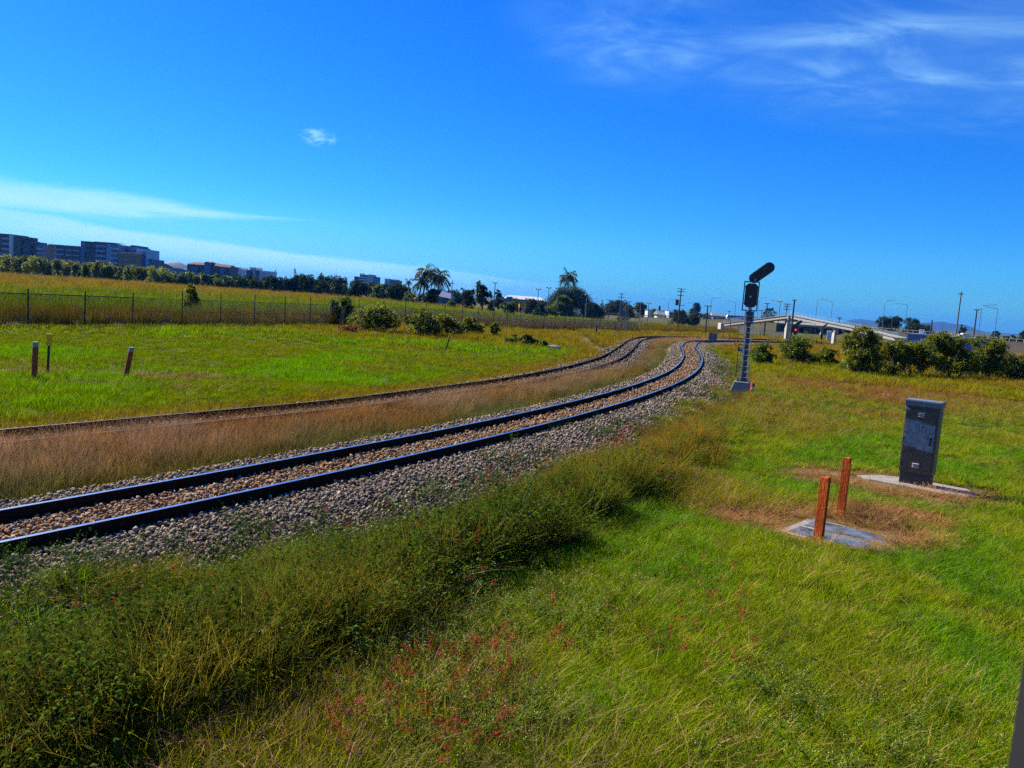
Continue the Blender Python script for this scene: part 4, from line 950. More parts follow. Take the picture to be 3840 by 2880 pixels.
# shrubs at the fence
plant(1308, 1496, 1146, 1246, 'broadleaf_shrub', 'large bushy olive shrub at the fence, leftmost of the sunlit ones', 'shrub', 'lf_olive', 500, 3200, .16, nl=12, z0=.02)
plant(1512, 1650, 1162, 1262, 'broadleaf_shrub', 'tall pointed olive shrub at the fence, second from the left', 'shrub', 'lf_olive', 510, 2200, .16, nl=9, z0=.02)
plant(1620, 1725, 1188, 1263, 'broadleaf_shrub', 'low round olive shrub behind the leaning yellow-capped stake', 'shrub', 'lf_olive', 520, 1500, .15, nl=7, z0=.02)
plant(1695, 1816, 1188, 1266, 'broadleaf_shrub', 'low spreading olive shrub just right of the leaning yellow-capped stake', 'shrub', 'lf_olive', 530, 1700, .15, nl=8, z0=.02)
plant(1836, 1872, 1206, 1272, 'young_shrub', 'thin upright sapling bush alone in the brown grass', 'shrub', 'lf_olive', 540, 500, .13, nl=6, z0=.02)
plant(1888, 1950, 1258, 1290, 'low_shrub', 'low dark bush in brown grass, left of three', 'shrub', 'lf_mid', 550, 600, .12, nl=6, z0=.02)
plant(1954, 2016, 1258, 1297, 'low_shrub', 'low dark bush in brown grass, middle of three', 'shrub', 'lf_dark', 560, 800, .12, nl=7, z0=.02)
plant(2012, 2054, 1272, 1306, 'low_shrub', 'small yellow-green bush in brown grass, right of three beside the boulder', 'shrub', 'lf_olive', 570, 500, .11, nl=6, z0=.02)
plant(1262, 1350, 1222, 1248, 'dead_shrub', 'clump of dry orange dead weeds at the fence foot', 'dead shrub', 'lf_dead', 580, 700, .12, nl=7, z0=.0)
def behind(px, s_off):
    s = fence_at(px); return (FA+FD*s+FN*s_off)[1]
plant(1196, 1272, 1128, 1224, 'broadleaf_shrub', 'green shrub pressed against the back of the wire fence, left half of a pair', 'shrub', 'lf_mid', 590, 1700, .17, d=behind(1234, 2.0), nl=8, z0=0, site=False)
plant(1256, 1326, 1116, 1226, 'broadleaf_shrub', 'taller green shrub behind the wire fence, right half of a pair', 'shrub', 'lf_mid', 600, 1800, .17, d=behind(1290, 2.2), nl=8, z0=0, site=False)
plant(688, 748, 1072, 1160, 'young_shrub', 'loose pale green bush in the field behind the fence', 'shrub', 'lf_olive', 610, 900, .17, d=72, nl=7, z0=0, site=False)
# shrubs on the right
plant(2806, 2914, 1290, 1372, 'mangrove_shrub', 'small round bright green bush right of the tall signal mast', 'shrub', 'lf_mid', 620, 2600, .13, nl=9, z0=.02)
plant(2918, 3050, 1268, 1370, 'mangrove_shrub', 'bright green bush with a peaked top, in front of the bridge piers', 'shrub', 'lf_mid', 630, 3400, .13, nl=10, z0=.02)
plant(3030, 3136, 1308, 1374, 'mangrove_shrub', 'rounded green bush right of the peaked one', 'shrub', 'lf_mid', 640, 2600, .13, nl=9, z0=.02)
plant(3150, 3300, 1228, 1408, 'mangrove_tree', 'largest olive green bushy tree in front of the bridge ramp', 'tree', 'lf_olive', 650, 8200, .14, nl=15, z0=.06)
plant(3140, 3260, 1360, 1402, 'mangrove_shrub', 'low bright bush at the foot of the largest bushy tree', 'shrub', 'lf_mid', 655, 1500, .12, nl=7, z0=.0)
plant(3262, 3400, 1278, 1412, 'mangrove_shrub', 'middling olive bush just right of the largest bushy tree', 'shrub', 'lf_olive', 657, 5000, .14, nl=10, z0=.03)
plant(3340, 3510, 1284, 1416, 'mangrove_tree', 'bushy tree with bare twigs below, left of the grey cabin front', 'tree', 'lf_olive', 660, 6000, .14, nl=12, z0=.16)
plant(3456, 3660, 1256, 1424, 'mangrove_tree', 'bushy tree covering the middle of the grey cabin', 'tree', 'lf_olive', 670, 6800, .14, nl=13, z0=.10)
plant(3590, 3756, 1264, 1428, 'mangrove_tree', 'bushy tree covering the right end of the grey cabin', 'tree', 'lf_olive', 680, 5600, .14, nl=12, z0=.06)
plant(3690, 3862, 1322, 1432, 'mangrove_tree', 'dense dark bush at the right border of the view', 'shrub', 'lf_dark', 690, 4800, .14, nl=11, z0=.0)
plant(3830, 4000, 1300, 1432, 'mangrove_tree', 'dense dark bush at the far right edge, cut off by the window frame', 'shrub', 'lf_dark', 695, 4200, .14, nl=10, z0=.0, site=False)
# trees near the bridge and road
dT = 150
def tree(x0, x1, yt, yb, label, mat, seed, d=None, n=1500, ls=.42, nl=9, z0=.18, **kw):
    return plant(x0, x1, yt, yb, 'broadleaf_tree', label, 'tree', mat, seed, n, ls, d=d, nl=nl, z0=z0, single=True, site=False, **kw)
tree(2044, 2216, 1070, 1192, 'big dense mango tree standing under the lone palm', 'lf_dark', 700, n=5200, ls=.42, nl=16, z0=.0, depth=.8, fill=1.6, blobs=[(-.25, 0, .34, .25, .26, .34), (.22, 0, .40, .28, .28, .40), (.0, 0, .64, .27, .26, .36), (.0, -.05, .36, .40, .34, .36), (-.14, -.1, .58, .22, .22, .30), (.18, .05, .60, .20, .22, .30), (.36, 0, .28, .14, .2, .28)])
tree(2040, 2146, 1112, 1194, 'brighter green bush at the front left of the big mango tree', 'lf_mid', 710, n=1900, ls=.42, nl=10, z0=0, fill=1.2)
tree(2196, 2250, 1136, 1196, 'dark low tree leaning on the right side of the big mango tree', 'lf_dark', 715, n=1000, ls=.5, nl=7, z0=0)
tree(2263, 2350, 1128, 1196, 'rounded grey-green tree behind the twin-post sign', 'lf_grey', 720, n=1700, ls=.5, z0=.05)
tree(2300, 2345, 1172, 1202, 'small bright green bush at the foot of the rounded grey-green tree', 'lf_mid', 725, n=600, ls=.4, nl=6, z0=0)
tree(2374, 2434, 1138, 1198, 'dark rounded tree beside the single-arm pole, left of the chimney', 'lf_dark', 730, n=1500, ls=.5, z0=.05)
tree(2430, 2470, 1160, 1196, 'small bushy tree in front of the grey roofed house', 'lf_mid', 740, n=800, ls=.45, z0=.02, nl=7)
tree(2512, 2580, 1162, 1226, 'dark dense tree right of the transformer pole', 'lf_dark', 750, n=1500, ls=.45, z0=.02)
tree(2560, 2626, 1176, 1228, 'brownish scrubby tree on the embankment foot', 'lf_grey', 760, n=1400, ls=.42, z0=.02)
tree(2584, 2622, 1136, 1200, 'slim upright dark tree rising above the embankment trees', 'lf_dark', 770, n=1100, ls=.42, z0=.05, nl=8)
tree(2626, 2686, 1176, 1200, 'low grey-green tree on top of the embankment beside the bus', 'lf_grey', 780, n=900, ls=.7, z0=0, d=300)
tree(2864, 2908, 1160, 1192, 'round tree rising behind the ramp, right of the signal head', 'lf_dark', 790, n=900, ls=.8, d=315)
tree(3288, 3378, 1190, 1240, 'flat crowned dark tree behind the road rail, left of the pair', 'lf_dark', 800, n=1500, ls=.48, d=305)
tree(3388, 3494, 1200, 1246, 'wide flat crowned dark tree behind the road rail, right of the pair', 'lf_dark', 810, n=1700, ls=.48, d=305)
tree(3594, 3618, 1222, 1250, 'tiny round tree between the blue car and the pole', 'lf_dark', 815, n=300, ls=.8, d=320, nl=5)
tree(3706, 3748, 1244, 1275, 'small round tree in front of the far right hills', 'lf_dark', 820, n=600, ls=.8, d=300)
tree(3764, 3812, 1256, 1285, 'low tree on the road verge at far right', 'lf_grey', 825, n=600, ls=.8, d=300)
tree(3812, 3870, 1244, 1290, 'dark tree at the right edge above the embankment', 'lf_dark', 830, n=900, ls=.8, d=290)
# left trees
tree(1300, 1386, 1055, 1117, 'round dark mango tree below the navy box building', 'lf_dark', 840, n=2200, ls=.48, nl=11, z0=.05, d=205, fill=.75)
tree(1246, 1302, 1068, 1112, 'dark bushy tree left of the round mango tree', 'lf_dark', 845, n=1100, ls=.48, d=215, z0=.0)
tree(1386, 1452, 1072, 1122, 'dark green tree between two round mango trees', 'lf_mid', 850, n=1300, ls=.48, d=212, z0=.0)
tree(1446, 1536, 1068, 1134, 'broad dark mango tree left of the palms', 'lf_dark', 855, n=2200, ls=.48, nl=11, d=192, z0=.02, fill=.75)
tree(1506, 1560, 1100, 1138, 'mid green bush at the front of the broad mango tree', 'lf_mid', 860, n=800, ls=.5, d=186, z0=0)
tree(1588, 1642, 1086, 1148, 'dark undergrowth tree between the two tall palms', 'lf_dark', 865, n=1400, ls=.5, d=184, z0=0)
tree(1560, 1596, 1104, 1142, 'shadowy bush at the base of the tallest palm', 'lf_dark', 868, n=600, ls=.5, d=188, z0=0)
tree(1666, 1716, 1124, 1156, 'low rounded green bush in front of the grey shed', 'lf_mid', 870, n=800, ls=.45, d=172, z0=0)
tree(1776, 1836, 1060, 1160, 'tall dark pandanus-like tree with grey trunk', 'lf_palm', 875, n=2200, ls=.5, d=172, z0=.22, nl=10)
tree(1722, 1782, 1080, 1158, 'shorter grey-green tree left of the tall pandanus-like tree', 'lf_grey', 880, n=1400, ls=.48, d=174, z0=.15)
tree(1690, 1740, 1084, 1130, 'hazy tree far behind the grey shed', 'lf_grey', 883, n=700, ls=.7, d=240)
tree(1826, 1858, 1110, 1156, 'dark tree at the foot of the single-arm pole', 'lf_dark', 886, n=700, ls=.5, d=180, z0=0)
tree(1852, 1890, 1090, 1140, 'far grey-green gum tree left of the white warehouse', 'lf_grey', 890, n=700, ls=.7, d=240)
tree(1878, 1930, 1134, 1164, 'bright low bush left of the yellow sign', 'lf_mid', 893, n=700, ls=.5, d=185, z0=0)
tree(1962, 2010, 1124, 1164, 'olive tree right of the yellow sign', 'lf_grey', 896, n=800, ls=.45, d=215, z0=.05)
tree(2000, 2050, 1132, 1166, 'dark olive tree left of the big mango tree', 'lf_dark', 899, n=800, ls=.45, d=205, z0=.05)
# far woods and hedges: masses nobody could count
def wood(name, label, items, mat, seed, n, ls, d0, d1):
    g = np.random.default_rng(seed); Vs = []; Qs = []; Ts = []; b = 0
    for (xa, ya, xb, yb, cnt) in items:
        for i in range(cnt):
            u = (i+.5*g.random())/cnt; px = xa+(xb-xa)*u; yt = ya+(yb-ya)*u+abs(g.normal(0, 9))-10; d = d0+(d1-d0)*g.random(); tp = at(px, yt, d); z = gz1(tp[0], tp[1]); h = tp[2]-z
            w = (xb-xa)/cnt*d/FPX*(1.8+2.2*g.random())
            B = np.array(lobes(w, w*.8, h*1.05, 0, 7, seed*31+b)); nn = n*3; k = g.integers(0, len(B), nn); dd = g.normal(0, 1, (nn, 3)); dd /= np.linalg.norm(dd, axis=1)[:, None]
            P = B[k, :3]+B[k, 3:]*dd*(.7+.32*g.random(nn))[:, None]; P[:, 2] = np.maximum(P[:, 2], 0); P += [tp[0], tp[1], z]
            V, q = leaves(P, dd*.7+g.normal(0, .6, (nn, 3)), ls, ls*.55, g); Vs.append(V); Qs.append(q+len(V)*0+sum(len(x) for x in Vs[:-1])); Ts.append(np.repeat(np.clip(g.normal(.4+.25*g.normal(), .2, nn), 0, 1), 4)); b += 1
    o = link(npmesh(name, np.concatenate(Vs), np.concatenate(Qs), M[mat], {'tone': ('FLOAT', 'POINT', np.concatenate(Ts))}))
    return tag(o, label, 'trees', kind='stuff')
wood('scrub_hedge', 'olive scrub running along the far side of the field below the apartments', [(-260, 958, 180, 972, 26), (180, 984, 420, 990, 16), (380, 1000, 620, 1012, 15)], 'lf_olive', 61, 420, 0.45, 212, 226)
wood('scrub_hedge', 'dark scrub below the orange-roofed apartments', [(600, 1026, 880, 1042, 20)], 'lf_mid', 62, 380, 0.45, 216, 232)
wood('woodland', 'dark line of bushland trees between the white flats and the mango trees', [(860, 1044, 1010, 1048, 10), (1000, 1046, 1120, 1044, 10), (1110, 1034, 1300, 1044, 16), (1180, 1060, 1310, 1078, 9)], 'lf_dark', 63, 430, 0.48, 214, 236)
wood('woodland', 'distant dark trees behind the mango trees and palms', [(1380, 1066, 1540, 1080, 10), (1620, 1084, 1720, 1092, 7)], 'lf_dark', 64, 330, 0.5, 236, 262)
wood('woodland', 'thin line of hazy trees on the skyline behind the level crossing', [(2200, 1142, 2290, 1150, 7), (2340, 1150, 2380, 1152, 3), (1930, 1122, 2060, 1136, 7)], 'lf_grey', 65, 300, 0.58, 260, 300)

# palms
def palm(base, crown, top, halfw, label, d, seed, nf=17, trunk=True, group='palms on the skyline'):
    g = np.random.default_rng(seed); v = at(base[0], base[1], d); p = np.array([v[0], v[1], gz1(v[0], v[1])]); c = at(crown[0], crown[1], d)-p; L_ = halfw*d/FPX
    o = thing('coconut_palm', label, 'palm tree', p, 0, group)
    mb = MB(); mb.tube([(0, 0, -.3), (c[0]*.2, c[1]*.2, c[2]*.4), (c[0]*.65, c[1]*.65, c[2]*.75), tuple(c)], [.24, .19, .16, .15], 8); mb.build('trunk', M['palm_bark'], o)
    for i in range(nf):
        a = 2*PI*i/nf*1.0+g.normal(0, .25)+i*2.4; up = (1.15, .75, .35, -.1)[i % 4]+g.normal(0, .12); ln = L_*(1.1+.25*g.random()); ns = 9; pts = []; dv = Vector((math.cos(a)*math.cos(up), math.sin(a)*math.cos(up), math.sin(up))); q = Vector(c)
        for k in range(ns): pts.append(q.copy()); q = q+dv*(ln/ns); dv = (dv+Vector((0, 0, -.20-.05*k/ns))).normalized()
        P = []; D = []
        for k in range(1, ns):
            ax = (pts[k]-pts[k-1]).normalized(); sd_ = ax.cross(Vector((0, 0, 1))); sd_ = sd_.normalized() if sd_.length > .01 else Vector((1, 0, 0))
            for s in (-1, 1):
                for j in range(2): P.append(pts[k-1]+(pts[k]-pts[k-1])*(j*.5)); D.append(sd_*s*.9+ax*.55+Vector((0, 0, -.55+.2*g.random())))
        V, qd = leaves(np.array([list(x) for x in P]), np.array([list(x) for x in D]), ln*.30, ln*.055, g, .35)
        rb = MB(); rb.tube([tuple(x) for x in pts], [.05*(1-k/ns)+.012 for k in range(ns)], 4); rv = np.array(rb.v); nq = len(V); rq = np.array([f for f in rb.f if len(f) == 4][:-2])+nq
        link(npmesh('frond', np.concatenate([V, rv]), np.concatenate([qd, rq]), M['lf_palm'], {'tone': ('FLOAT', 'POINT', np.concatenate([np.repeat(g.random(nq//4)*.6+.2*(i % 3), 4), np.full(len(rv), .5)]))}), o)
    return o
palm((1582, 1143), (1602, 1030), 984, 46, 'tallest coconut palm with a shaggy crown, left of the two close palms', 186, 900, 22)
palm((1640, 1149), (1646, 1042), 1007, 46, 'coconut palm with wide drooping fronds beside the grey shed', 184, 910, 20)
palm((1534, 1142), (1533, 1060), 1040, 20, 'small ragged palm left of the two tall palms', 190, 920, 11)
palm((1566, 1144), (1583, 1060), 1040, 38, 'lower palm filling the gap beneath the tallest palm', 187, 925, 16)
palm((2126, 1188), (2130, 1042), 1001, 40, 'lone palm standing up out of the big mango tree', 284, 930, 20)

# ================================================================== poles and lamps
def base_or(b, d): 
    if d is None: return gpt(*b)
    v = at(b[0], b[1], d); return np.array([v[0], v[1], v[2]])
def pole(base, top, label, arms=(), d=None, r_=.16, mat='pole', yaw=0.0, extra=None, sink=.3, cat='utility pole', name='utility_pole'):
    b = base_or(base, d); tp = at(top[0], top[1], b[1]); H = tp[2]-b[2]; o = thing(name, label, cat, b, face_cam(b)+yaw); lx_ = 0
    mb = MB(); mb.tube([(0, 0, -sink), (0, 0, H)], [r_, r_*.7], 10); mb.build('post', M[mat], o)
    for (dz, w) in arms:
        mb = MB(); mb.box((0, -r_, H-dz), (w, .10, .12)); ar = mb.build('crossarm', M[mat], o)
        for sx_ in (-1, -.45, .45, 1): ib = MB(); ib.tube([(sx_*w*.46, -r_, H-dz+.06), (sx_*w*.46, -r_, H-dz+.2)], [.045, .03], 6); ib.build('insulator', M['pole_grey'], ar)
    if extra: extra(o, H)
    return o
pole((1851, 1154), (1853, 1059), 'slender pole with one crossarm right of the pandanus-like tree', [(.1, 1.15)], d=178, r_=.12, mat='pole_grey')
pole((2253, 1196), (2257, 1126), 'plain leaning pole with a small arm right of the big mango tree', [(.1, 1.0)], r_=.15)
def two(o, H): pass
pole((2321, 1222), (2330, 1100), 'pole with two crossarms behind the twin-post sign board', [(.15, 1.5), (1.05, 1.8)], r_=.14, mat='pole_grey')
pole((2397, 1213), (2406, 1132), 'pole with one crossarm by the dark rounded tree', [(.1, 1.3)], r_=.14, mat='pole_grey')
def transf(o, H):
    mb = MB(); mb.box((-.62, 0, H-3.15), (.75, .6, 1.1)); mb.box((-.62, 0, H-2.57), (.95, .7, .08)); mb.build('transformer', M['rust_dark'], o, bevel=.03)
pole((2540, 1245), (2550, 1081), 'tallest pole with stacked crossarms and a rusty transformer box', [(.15, 1.75), (.75, 1.7), (1.6, 1.35), (3.75, 2.1)], r_=.17, extra=transf)
pole((2644, 1254), (2655, 1146), 'pole with one wide crossarm in front of the ramp, right of the transformer pole', [(.12, 1.7)], r_=.17)
pole((2654, 1232), (2656, 1177), 'short bare pole close behind the pole in front of the ramp', [], r_=.12, mat='pole_grey')
pole((2864, 1268), (2874, 1137), 'pole with one crossarm just right of the tall signal', [(.1, 1.25)], r_=.17)
pole((2938, 1274), (2953, 1139), 'pole with three crossarms left of the bridge crest', [(.12, 1.45), (.62, 1.35), (1.25, 1.25)], r_=.15)
pole((2963, 1280), (2979, 1124), 'thick pole with a short top arm standing beside the bridge pier', [(.1, .85)], r_=.22)
pole((3575, 1330), (3596, 1093), 'tall timber pole in front of the road on the right', [(.45, .75)], r_=.15, mat='pole_grey', d=142, sink=3)
pole((3642, 1330), (3655, 1160), 'shorter dark pole right of the tall timber pole', [(.08, .85)], r_=.15, d=142, sink=3)
pole((3490, 1246), (3493, 1200), 'stubby bare pole left of the blue car', [], d=170, r_=.2, sink=2)
pole((3344, 1222), (3348, 1186), 'small far pole with two crossarms between the flat crowned trees', [(.15, 1.9), (.75, 1.6)], d=235, r_=.16, sink=3)
pole((3146, 1214), (3149, 1190), 'small far pole peeping over the right ramp', [(.1, 1.6), (.5, 1.3)], d=235, r_=.16, sink=3)
pole((2855, 1190), (2857, 1163), 'small far pole with a sideways arm behind the ramp', [(.1, 1.7)], d=225, r_=.14, sink=2)
pole((2357, 1165), (2359, 1130), 'small far pole between the two rounded trees', [(.1, 1.5)], d=240, r_=.15, sink=3)
pole((2283, 1160), (2284, 1124), 'tiny far crossarm pole behind the rounded grey-green tree', [(.1, 2.0)], d=250, r_=.13, sink=3)
pole((2733, 1186), (2734, 1166), 'tiny pole top above the white bus', [(.1, .9)], d=230, r_=.1, sink=3)
pole((1692, 1125), (1694, 1048), 'thin pole right of the palms', [(.9, .9)], d=190, r_=.11, mat='pole_grey', sink=1)
pole((2091, 1160), (2094, 1080), 'pole with a cross bar half hidden by the big mango tree', [(.08, 1.6)], d=172, r_=.14, sink=1)
def mast(base, top, label, d):
    b = base_or(base, d); H = at(top[0], top[1], b[1])[2]-b[2]; o = thing('floodlight_mast', label, 'floodlight mast', b, face_cam(b))
    mb = MB(); mb.tube([(0, 0, -3), (0, 0, H)], [.13, .08], 8); mb.build('mast', M['lamp_steel'], o)
    mb = MB(); mb.box((0, 0, H+.05), (1.3, .12, .1)); hb = mb.build('head_bar', M['lamp_steel'], o)
    for s in (-1, 1): mb = MB(); mb.box((s*.5, -.12, H+.22), (.45, .3, .28), tilt=('X', R(25))); mb.build('floodlight', M['galv_pale'], hb)
mast((2014, 1165), (2016, 1086), 'slim floodlight mast right of the yellow sign', 215)
mast((2053, 1160), (2058, 1081), 'slim floodlight mast left of the big mango tree', 215)
mast((2197, 1160), (2199, 1109), 'slim floodlight mast right of the lone palm', 235)
mast((2430, 1178), (2434, 1138), 'slim floodlight mast left of the chimney', 225)
mast((2922, 1176), (2927, 1132), 'slim floodlight mast above the bridge crest', 230)
def lamp(base, knee, tip, label, d):
    d = d*1.4
    b = base_or(base, d); kn = at(*knee, d)-b; tp = at(*tip, d)-b; o = thing('street_lamp', label, 'street lamp', b, 0)
    s = 1 if tp[0] > 0 else -1
    mb = MB(); mb.tube([(0, 0, -2.5), (0, 0, kn[2]*.97), (s*.25, 0, kn[2]+.25), tuple(tp)], [.10, .075, .06, .045], 8); mb.build('lamp_post', M['lamp_steel'], o)
    mb = MB(); rg_ = []
    for u, w in ((-.55, .05), (-.4, .14), (.1, .17), (.45, .10)): rg_.append([(tp[0]+s*u, tp[1]+w*math.cos(a), tp[2]+.09*math.sin(a)*(w/.17)) for a in np.linspace(0, 2*PI, 9)[:-1]])
    mb.loft(rg_); mb.build('lamp_head', M['galv_pale'], o)
for a in (((2210, 1165), (2210, 1122), (2236, 1119), 'street lamp with arm to the right beside the lone palm tree group', 225),
          ((2346, 1150), (2348, 1121), (2375, 1117), 'street lamp with arm to the right above the two-crossarm pole', 225),
          ((2503, 1186), (2506, 1127), (2532, 1122), 'street lamp reaching right to the transformer pole', 200),
          ((2602, 1170), (2603, 1139), (2581, 1136), 'street lamp with arm to the left behind the slim tree', 220),
          ((2662, 1190), (2671, 1121), (2702, 1117), 'street lamp with arm to the right, above the white bus', 205),
          ((2754, 1192), (2758, 1136), (2731, 1128), 'street lamp with arm to the left, left of the tall signal head', 205),
          ((2840, 1190), (2844, 1121), (2873, 1115), 'street lamp hidden behind the tall signal head, arm to the right', 205),
          ((2920, 1190), (2923, 1133), (2893, 1125), 'street lamp with arm to the left at the bridge crest', 205),
          ((3058, 1200), (3065, 1124), (3101, 1120), 'street lamp with arm to the right, left of the pair over the right ramp', 205),
          ((3114, 1212), (3120, 1134), (3088, 1126), 'street lamp with arm to the left, right of the pair over the right ramp', 205),
          ((3308, 1225), (3317, 1131), (3360, 1125), 'street lamp with arm to the right above the flat crowned trees', 200),
          ((3393, 1232), (3399, 1145), (3365, 1138), 'street lamp with arm to the left above the flat crowned trees', 200),
          ((3666, 1270), (3679, 1149), (3731, 1143), 'rightmost pair of street lamps, the taller arm reaching right', 165),
          ((3727, 1272), (3735, 1160), (3698, 1150), 'rightmost pair of street lamps, the lower arm reaching left', 165)): lamp(*a)

# ================================================================== signs and signals
def board(c, w, h, d_or_base, label, mat, posts_x=(0,), name='sign_board', cat='sign', yaw=0, post='galv', th=.03):
    b = gpt(*d_or_base); px = b[1]/FPX/math.cos(PITCH); o = thing(name, label, cat, b, face_cam(b)+yaw); ct = at(c[0], c[1], b[1])-b
    W2, H2 = w*px, h*px
    mb = MB(); mb.box((0, 0, ct[2]), (W2, th, H2)); mb.build('panel', M[mat], o)
    for k in posts_x: mb = MB(); mb.tube([(k*W2, -.05, -.2), (k*W2, -.05, ct[2]+H2*.52)], .04, 8); mb.build('sign_post', M[post], o)
    return o
board((2333, 1175), 23, 23, (2328, 1250), 'blank grey sign board on two thin posts by the siding', 'sign_back', (-.42, .46))
board((2322, 1204), 8, 22, (2321, 1226), 'small narrow blue-grey panel on the pole behind the twin-post sign', 'sign_back', (0,), name='narrow_sign')
board((2673, 1264), 29, 31, (2670, 1300), 'blue-grey back of a square sign on one post beside the far track', 'sign_back', (0,))
board((2778, 1311), 24, 13, (2776, 1345), 'low flat blue sign plate left of the tall signal mast', 'sign_blue', (0,))
board((2506, 1217), 9, 9, (2506, 1234), 'tiny dark sign plate in front of the dark dense tree', 'sign_back', (0,))
board((2694, 1240), 8, 9, (2694, 1262), 'tiny yellow round-cornered sign under the left ramp', 'yellow', (0,), th=.04)
# pale rods
for base, top, lab in (((2732, 1287), (2739, 1200), 'thin grey rod post left of the tall signal mast'), ((2762, 1296), (2768, 1216), 'thinner grey rod post close beside the mast'), ((2916, 1284), (2917, 1264), 'short dark stake before the three-crossarm pole'), ((2977, 1285), (2977, 1262), 'short dark stake below the red signal')):
    b = gpt(*base); tp = at(*top, b[1]); mb = MB(); mb.tube([(0, 0, -.2), (0, 0, tp[2]-b[2])], .06, 8); tag(mb.build('track_post', M['pole_grey'] if 'grey' in lab else M['timber'], None, b), lab, 'post')
# crossbuck
b = gpt(2168, 1200); o = thing('crossing_sign', 'white X-shaped railway crossing sign on a post', 'crossing sign', b, face_cam(b)); tp = at(2169, 1167, b[1])-b; px = b[1]/FPX
mb = MB(); mb.tube([(0, 0, -.2), (0, 0, tp[2]+.2)], .05, 8); mb.build('sign_post', M['galv_pale'], o)
for s in (-1, 1): mb = MB(); mb.box((0, -.07-.012*s, tp[2]), (20*px, .02, 3.6*px), tilt=('Y', s*R(45))); mb.build('cross_blade', M['white'], o)
# lit signal by the bridge and two more heads beyond
def small_signal(base, head, hw, hh, label, back, lit, yaw=0):
    b = gpt(*base); px = b[1]/FPX; o = thing('railway_signal', label, 'railway signal', b, face_cam(b)+yaw); c = at(*head, b[1])-b
    mb = MB(); mb.tube([(0, .12, -.2), (0, .12, c[2]-hh*px*.4)], .09, 10); mb.build('mast', M['frame'], o)
    hd = signal_head(o, 'signal_head', octo(hw*px, hh*px, hw*px*.2), c[2], .1, .16, M['black'])
    k = at(*back, b[1])-b; signal_head(o, 'signal_backboard', capsule(hw*px*.7, hh*px*1.05), k[2], .2, .12, M['black'], tilt=R(50), dx=(back[0]-head[0])*px)
    if lit: mb = MB(); mb.tube([(0, -.10, c[2]+hh*px*.02), (0, -.16, c[2]+hh*px*.02)], 2.6*px, 14); mb.build('red_lamp', M['red_lit'], hd)
small_signal((2979, 1280), (2979, 1237), 15, 34, 'railway signal showing a lit red light beside the bridge pier', (2985, 1213), True)
small_signal((3078, 1290), (3079, 1262), 8, 20, 'dark railway signal with slanted backboard right of the bridge opening', (3087, 1220), False)
o = board((3020, 1246), 13, 11, (3018, 1280), 'small yellow sign in the dark below the bridge', 'yellow', (0,), th=.05)
# yellow advertising board beside the road
b = at(1962, 1160, 205); b[2] = gz1(b[0], b[1]); o = thing('yellow_sign', 'bright yellow square sign board by the far road', 'sign', b, face_cam(b)-.25); c = at(1963, 1146, 205)-b; px = 205/FPX
mb = MB(); mb.box((0, 0, c[2]), (16*px, .15, 18*px)); pn_ = mb.build('panel', M['yellow'], o)
mb = MB()
for k in (-.30, .0, .28): mb.box((k*16*px*.6, -.085, c[2]+1.5*px), (1.6*px, .02, 10*px))
mb.build('faded_print', M['pole_grey'], pn_)
for s in (-.35, .35): mb = MB(); mb.tube([(s*14*px, .1, -.3), (s*14*px, .1, c[2]-8*px)], .1, 8); mb.build('sign_post', M['galv'], o)
b2 = at(1946, 1165, 207); b2[2] = gz1(b2[0], b2[1]); c2 = at(1947, 1146, 207)-b2; mb = MB(); mb.box((0, 0, c2[2]), (.55, .12, 14*px)); mb.tube([(0, .02, -.2), (0, .02, c2[2])], .07, 6); tag(mb.build('yellow_sign', M['yellow'], None, b2, face_cam(b2)-.9), 'narrow yellow sign edge just left of the bright yellow board', 'sign')
# ================================================================== road embankment, bridges
def ring_pt(px, y, d): return at(px, y, d)
DR = 290.0
# left mound and right mound carrying the road
def mound(name, rows, label):
    """rows: (px, ytop, d, front run, width)"""
    mb = MB(); rg_ = []
    for px, yt, d, run, wid in rows:
        a = at(px, yt, d); u = a[:2]/np.linalg.norm(a[:2]); z = a[2]; g0 = gz1(*(a[:2]-u*run)); rg_.append([tuple(a[:2]-u*run)+(g0-.4,), tuple(a[:2]-u*run*.5)+((z+g0)/2+.15,), tuple(a), tuple(a[:2]+u*wid)+(z-.05,), tuple(a[:2]+u*(wid+run))+(g0-.5,)])
    mb.loft(rg_, closed=False, cap=False); o = mb.build(name, M['bankgrass'], smooth=False); return tag(o, label, 'embankment', kind='structure')
M['bankgrass'] = pmat('embankment_grass', (.040, .042, .010), (.115, .078, .022), .95, 0, .12, .8, 1.2, c3=(.070, .062, .014))
M['bankbrown'] = pmat('embankment_brown', (.028, .024, .010), (.062, .042, .018), .95, 0, .12, .8, 1.2)
mound('embankment', [(2120, 1172, DR, 14, 14), (2300, 1183, DR, 14, 14), (2450, 1192, DR, 16, 14), (2600, 1195, DR, 20, 14), (2740, 1199, DR, 22, 14), (2860, 1207, DR, 22, 14), (2912, 1213, DR, 22, 14), (2925, 1255, DR+4, 10, 10)], 'brown grassy bank carrying the road to the bridge')
o = mound('embankment', [(3120, 1262, DR, 12, 12), (3180, 1232, DR, 25, 14), (3300, 1238, 275, 26, 14), (3420, 1248, 262, 26, 14), (3560, 1260, 250, 26, 14), (3720, 1274, 235, 26, 14), (3880, 1288, 222, 26, 14), (4100, 1306, 205, 26, 14)], 'dark brown bank carrying the road on the right'); o.data.materials[0] = M['bankbrown']
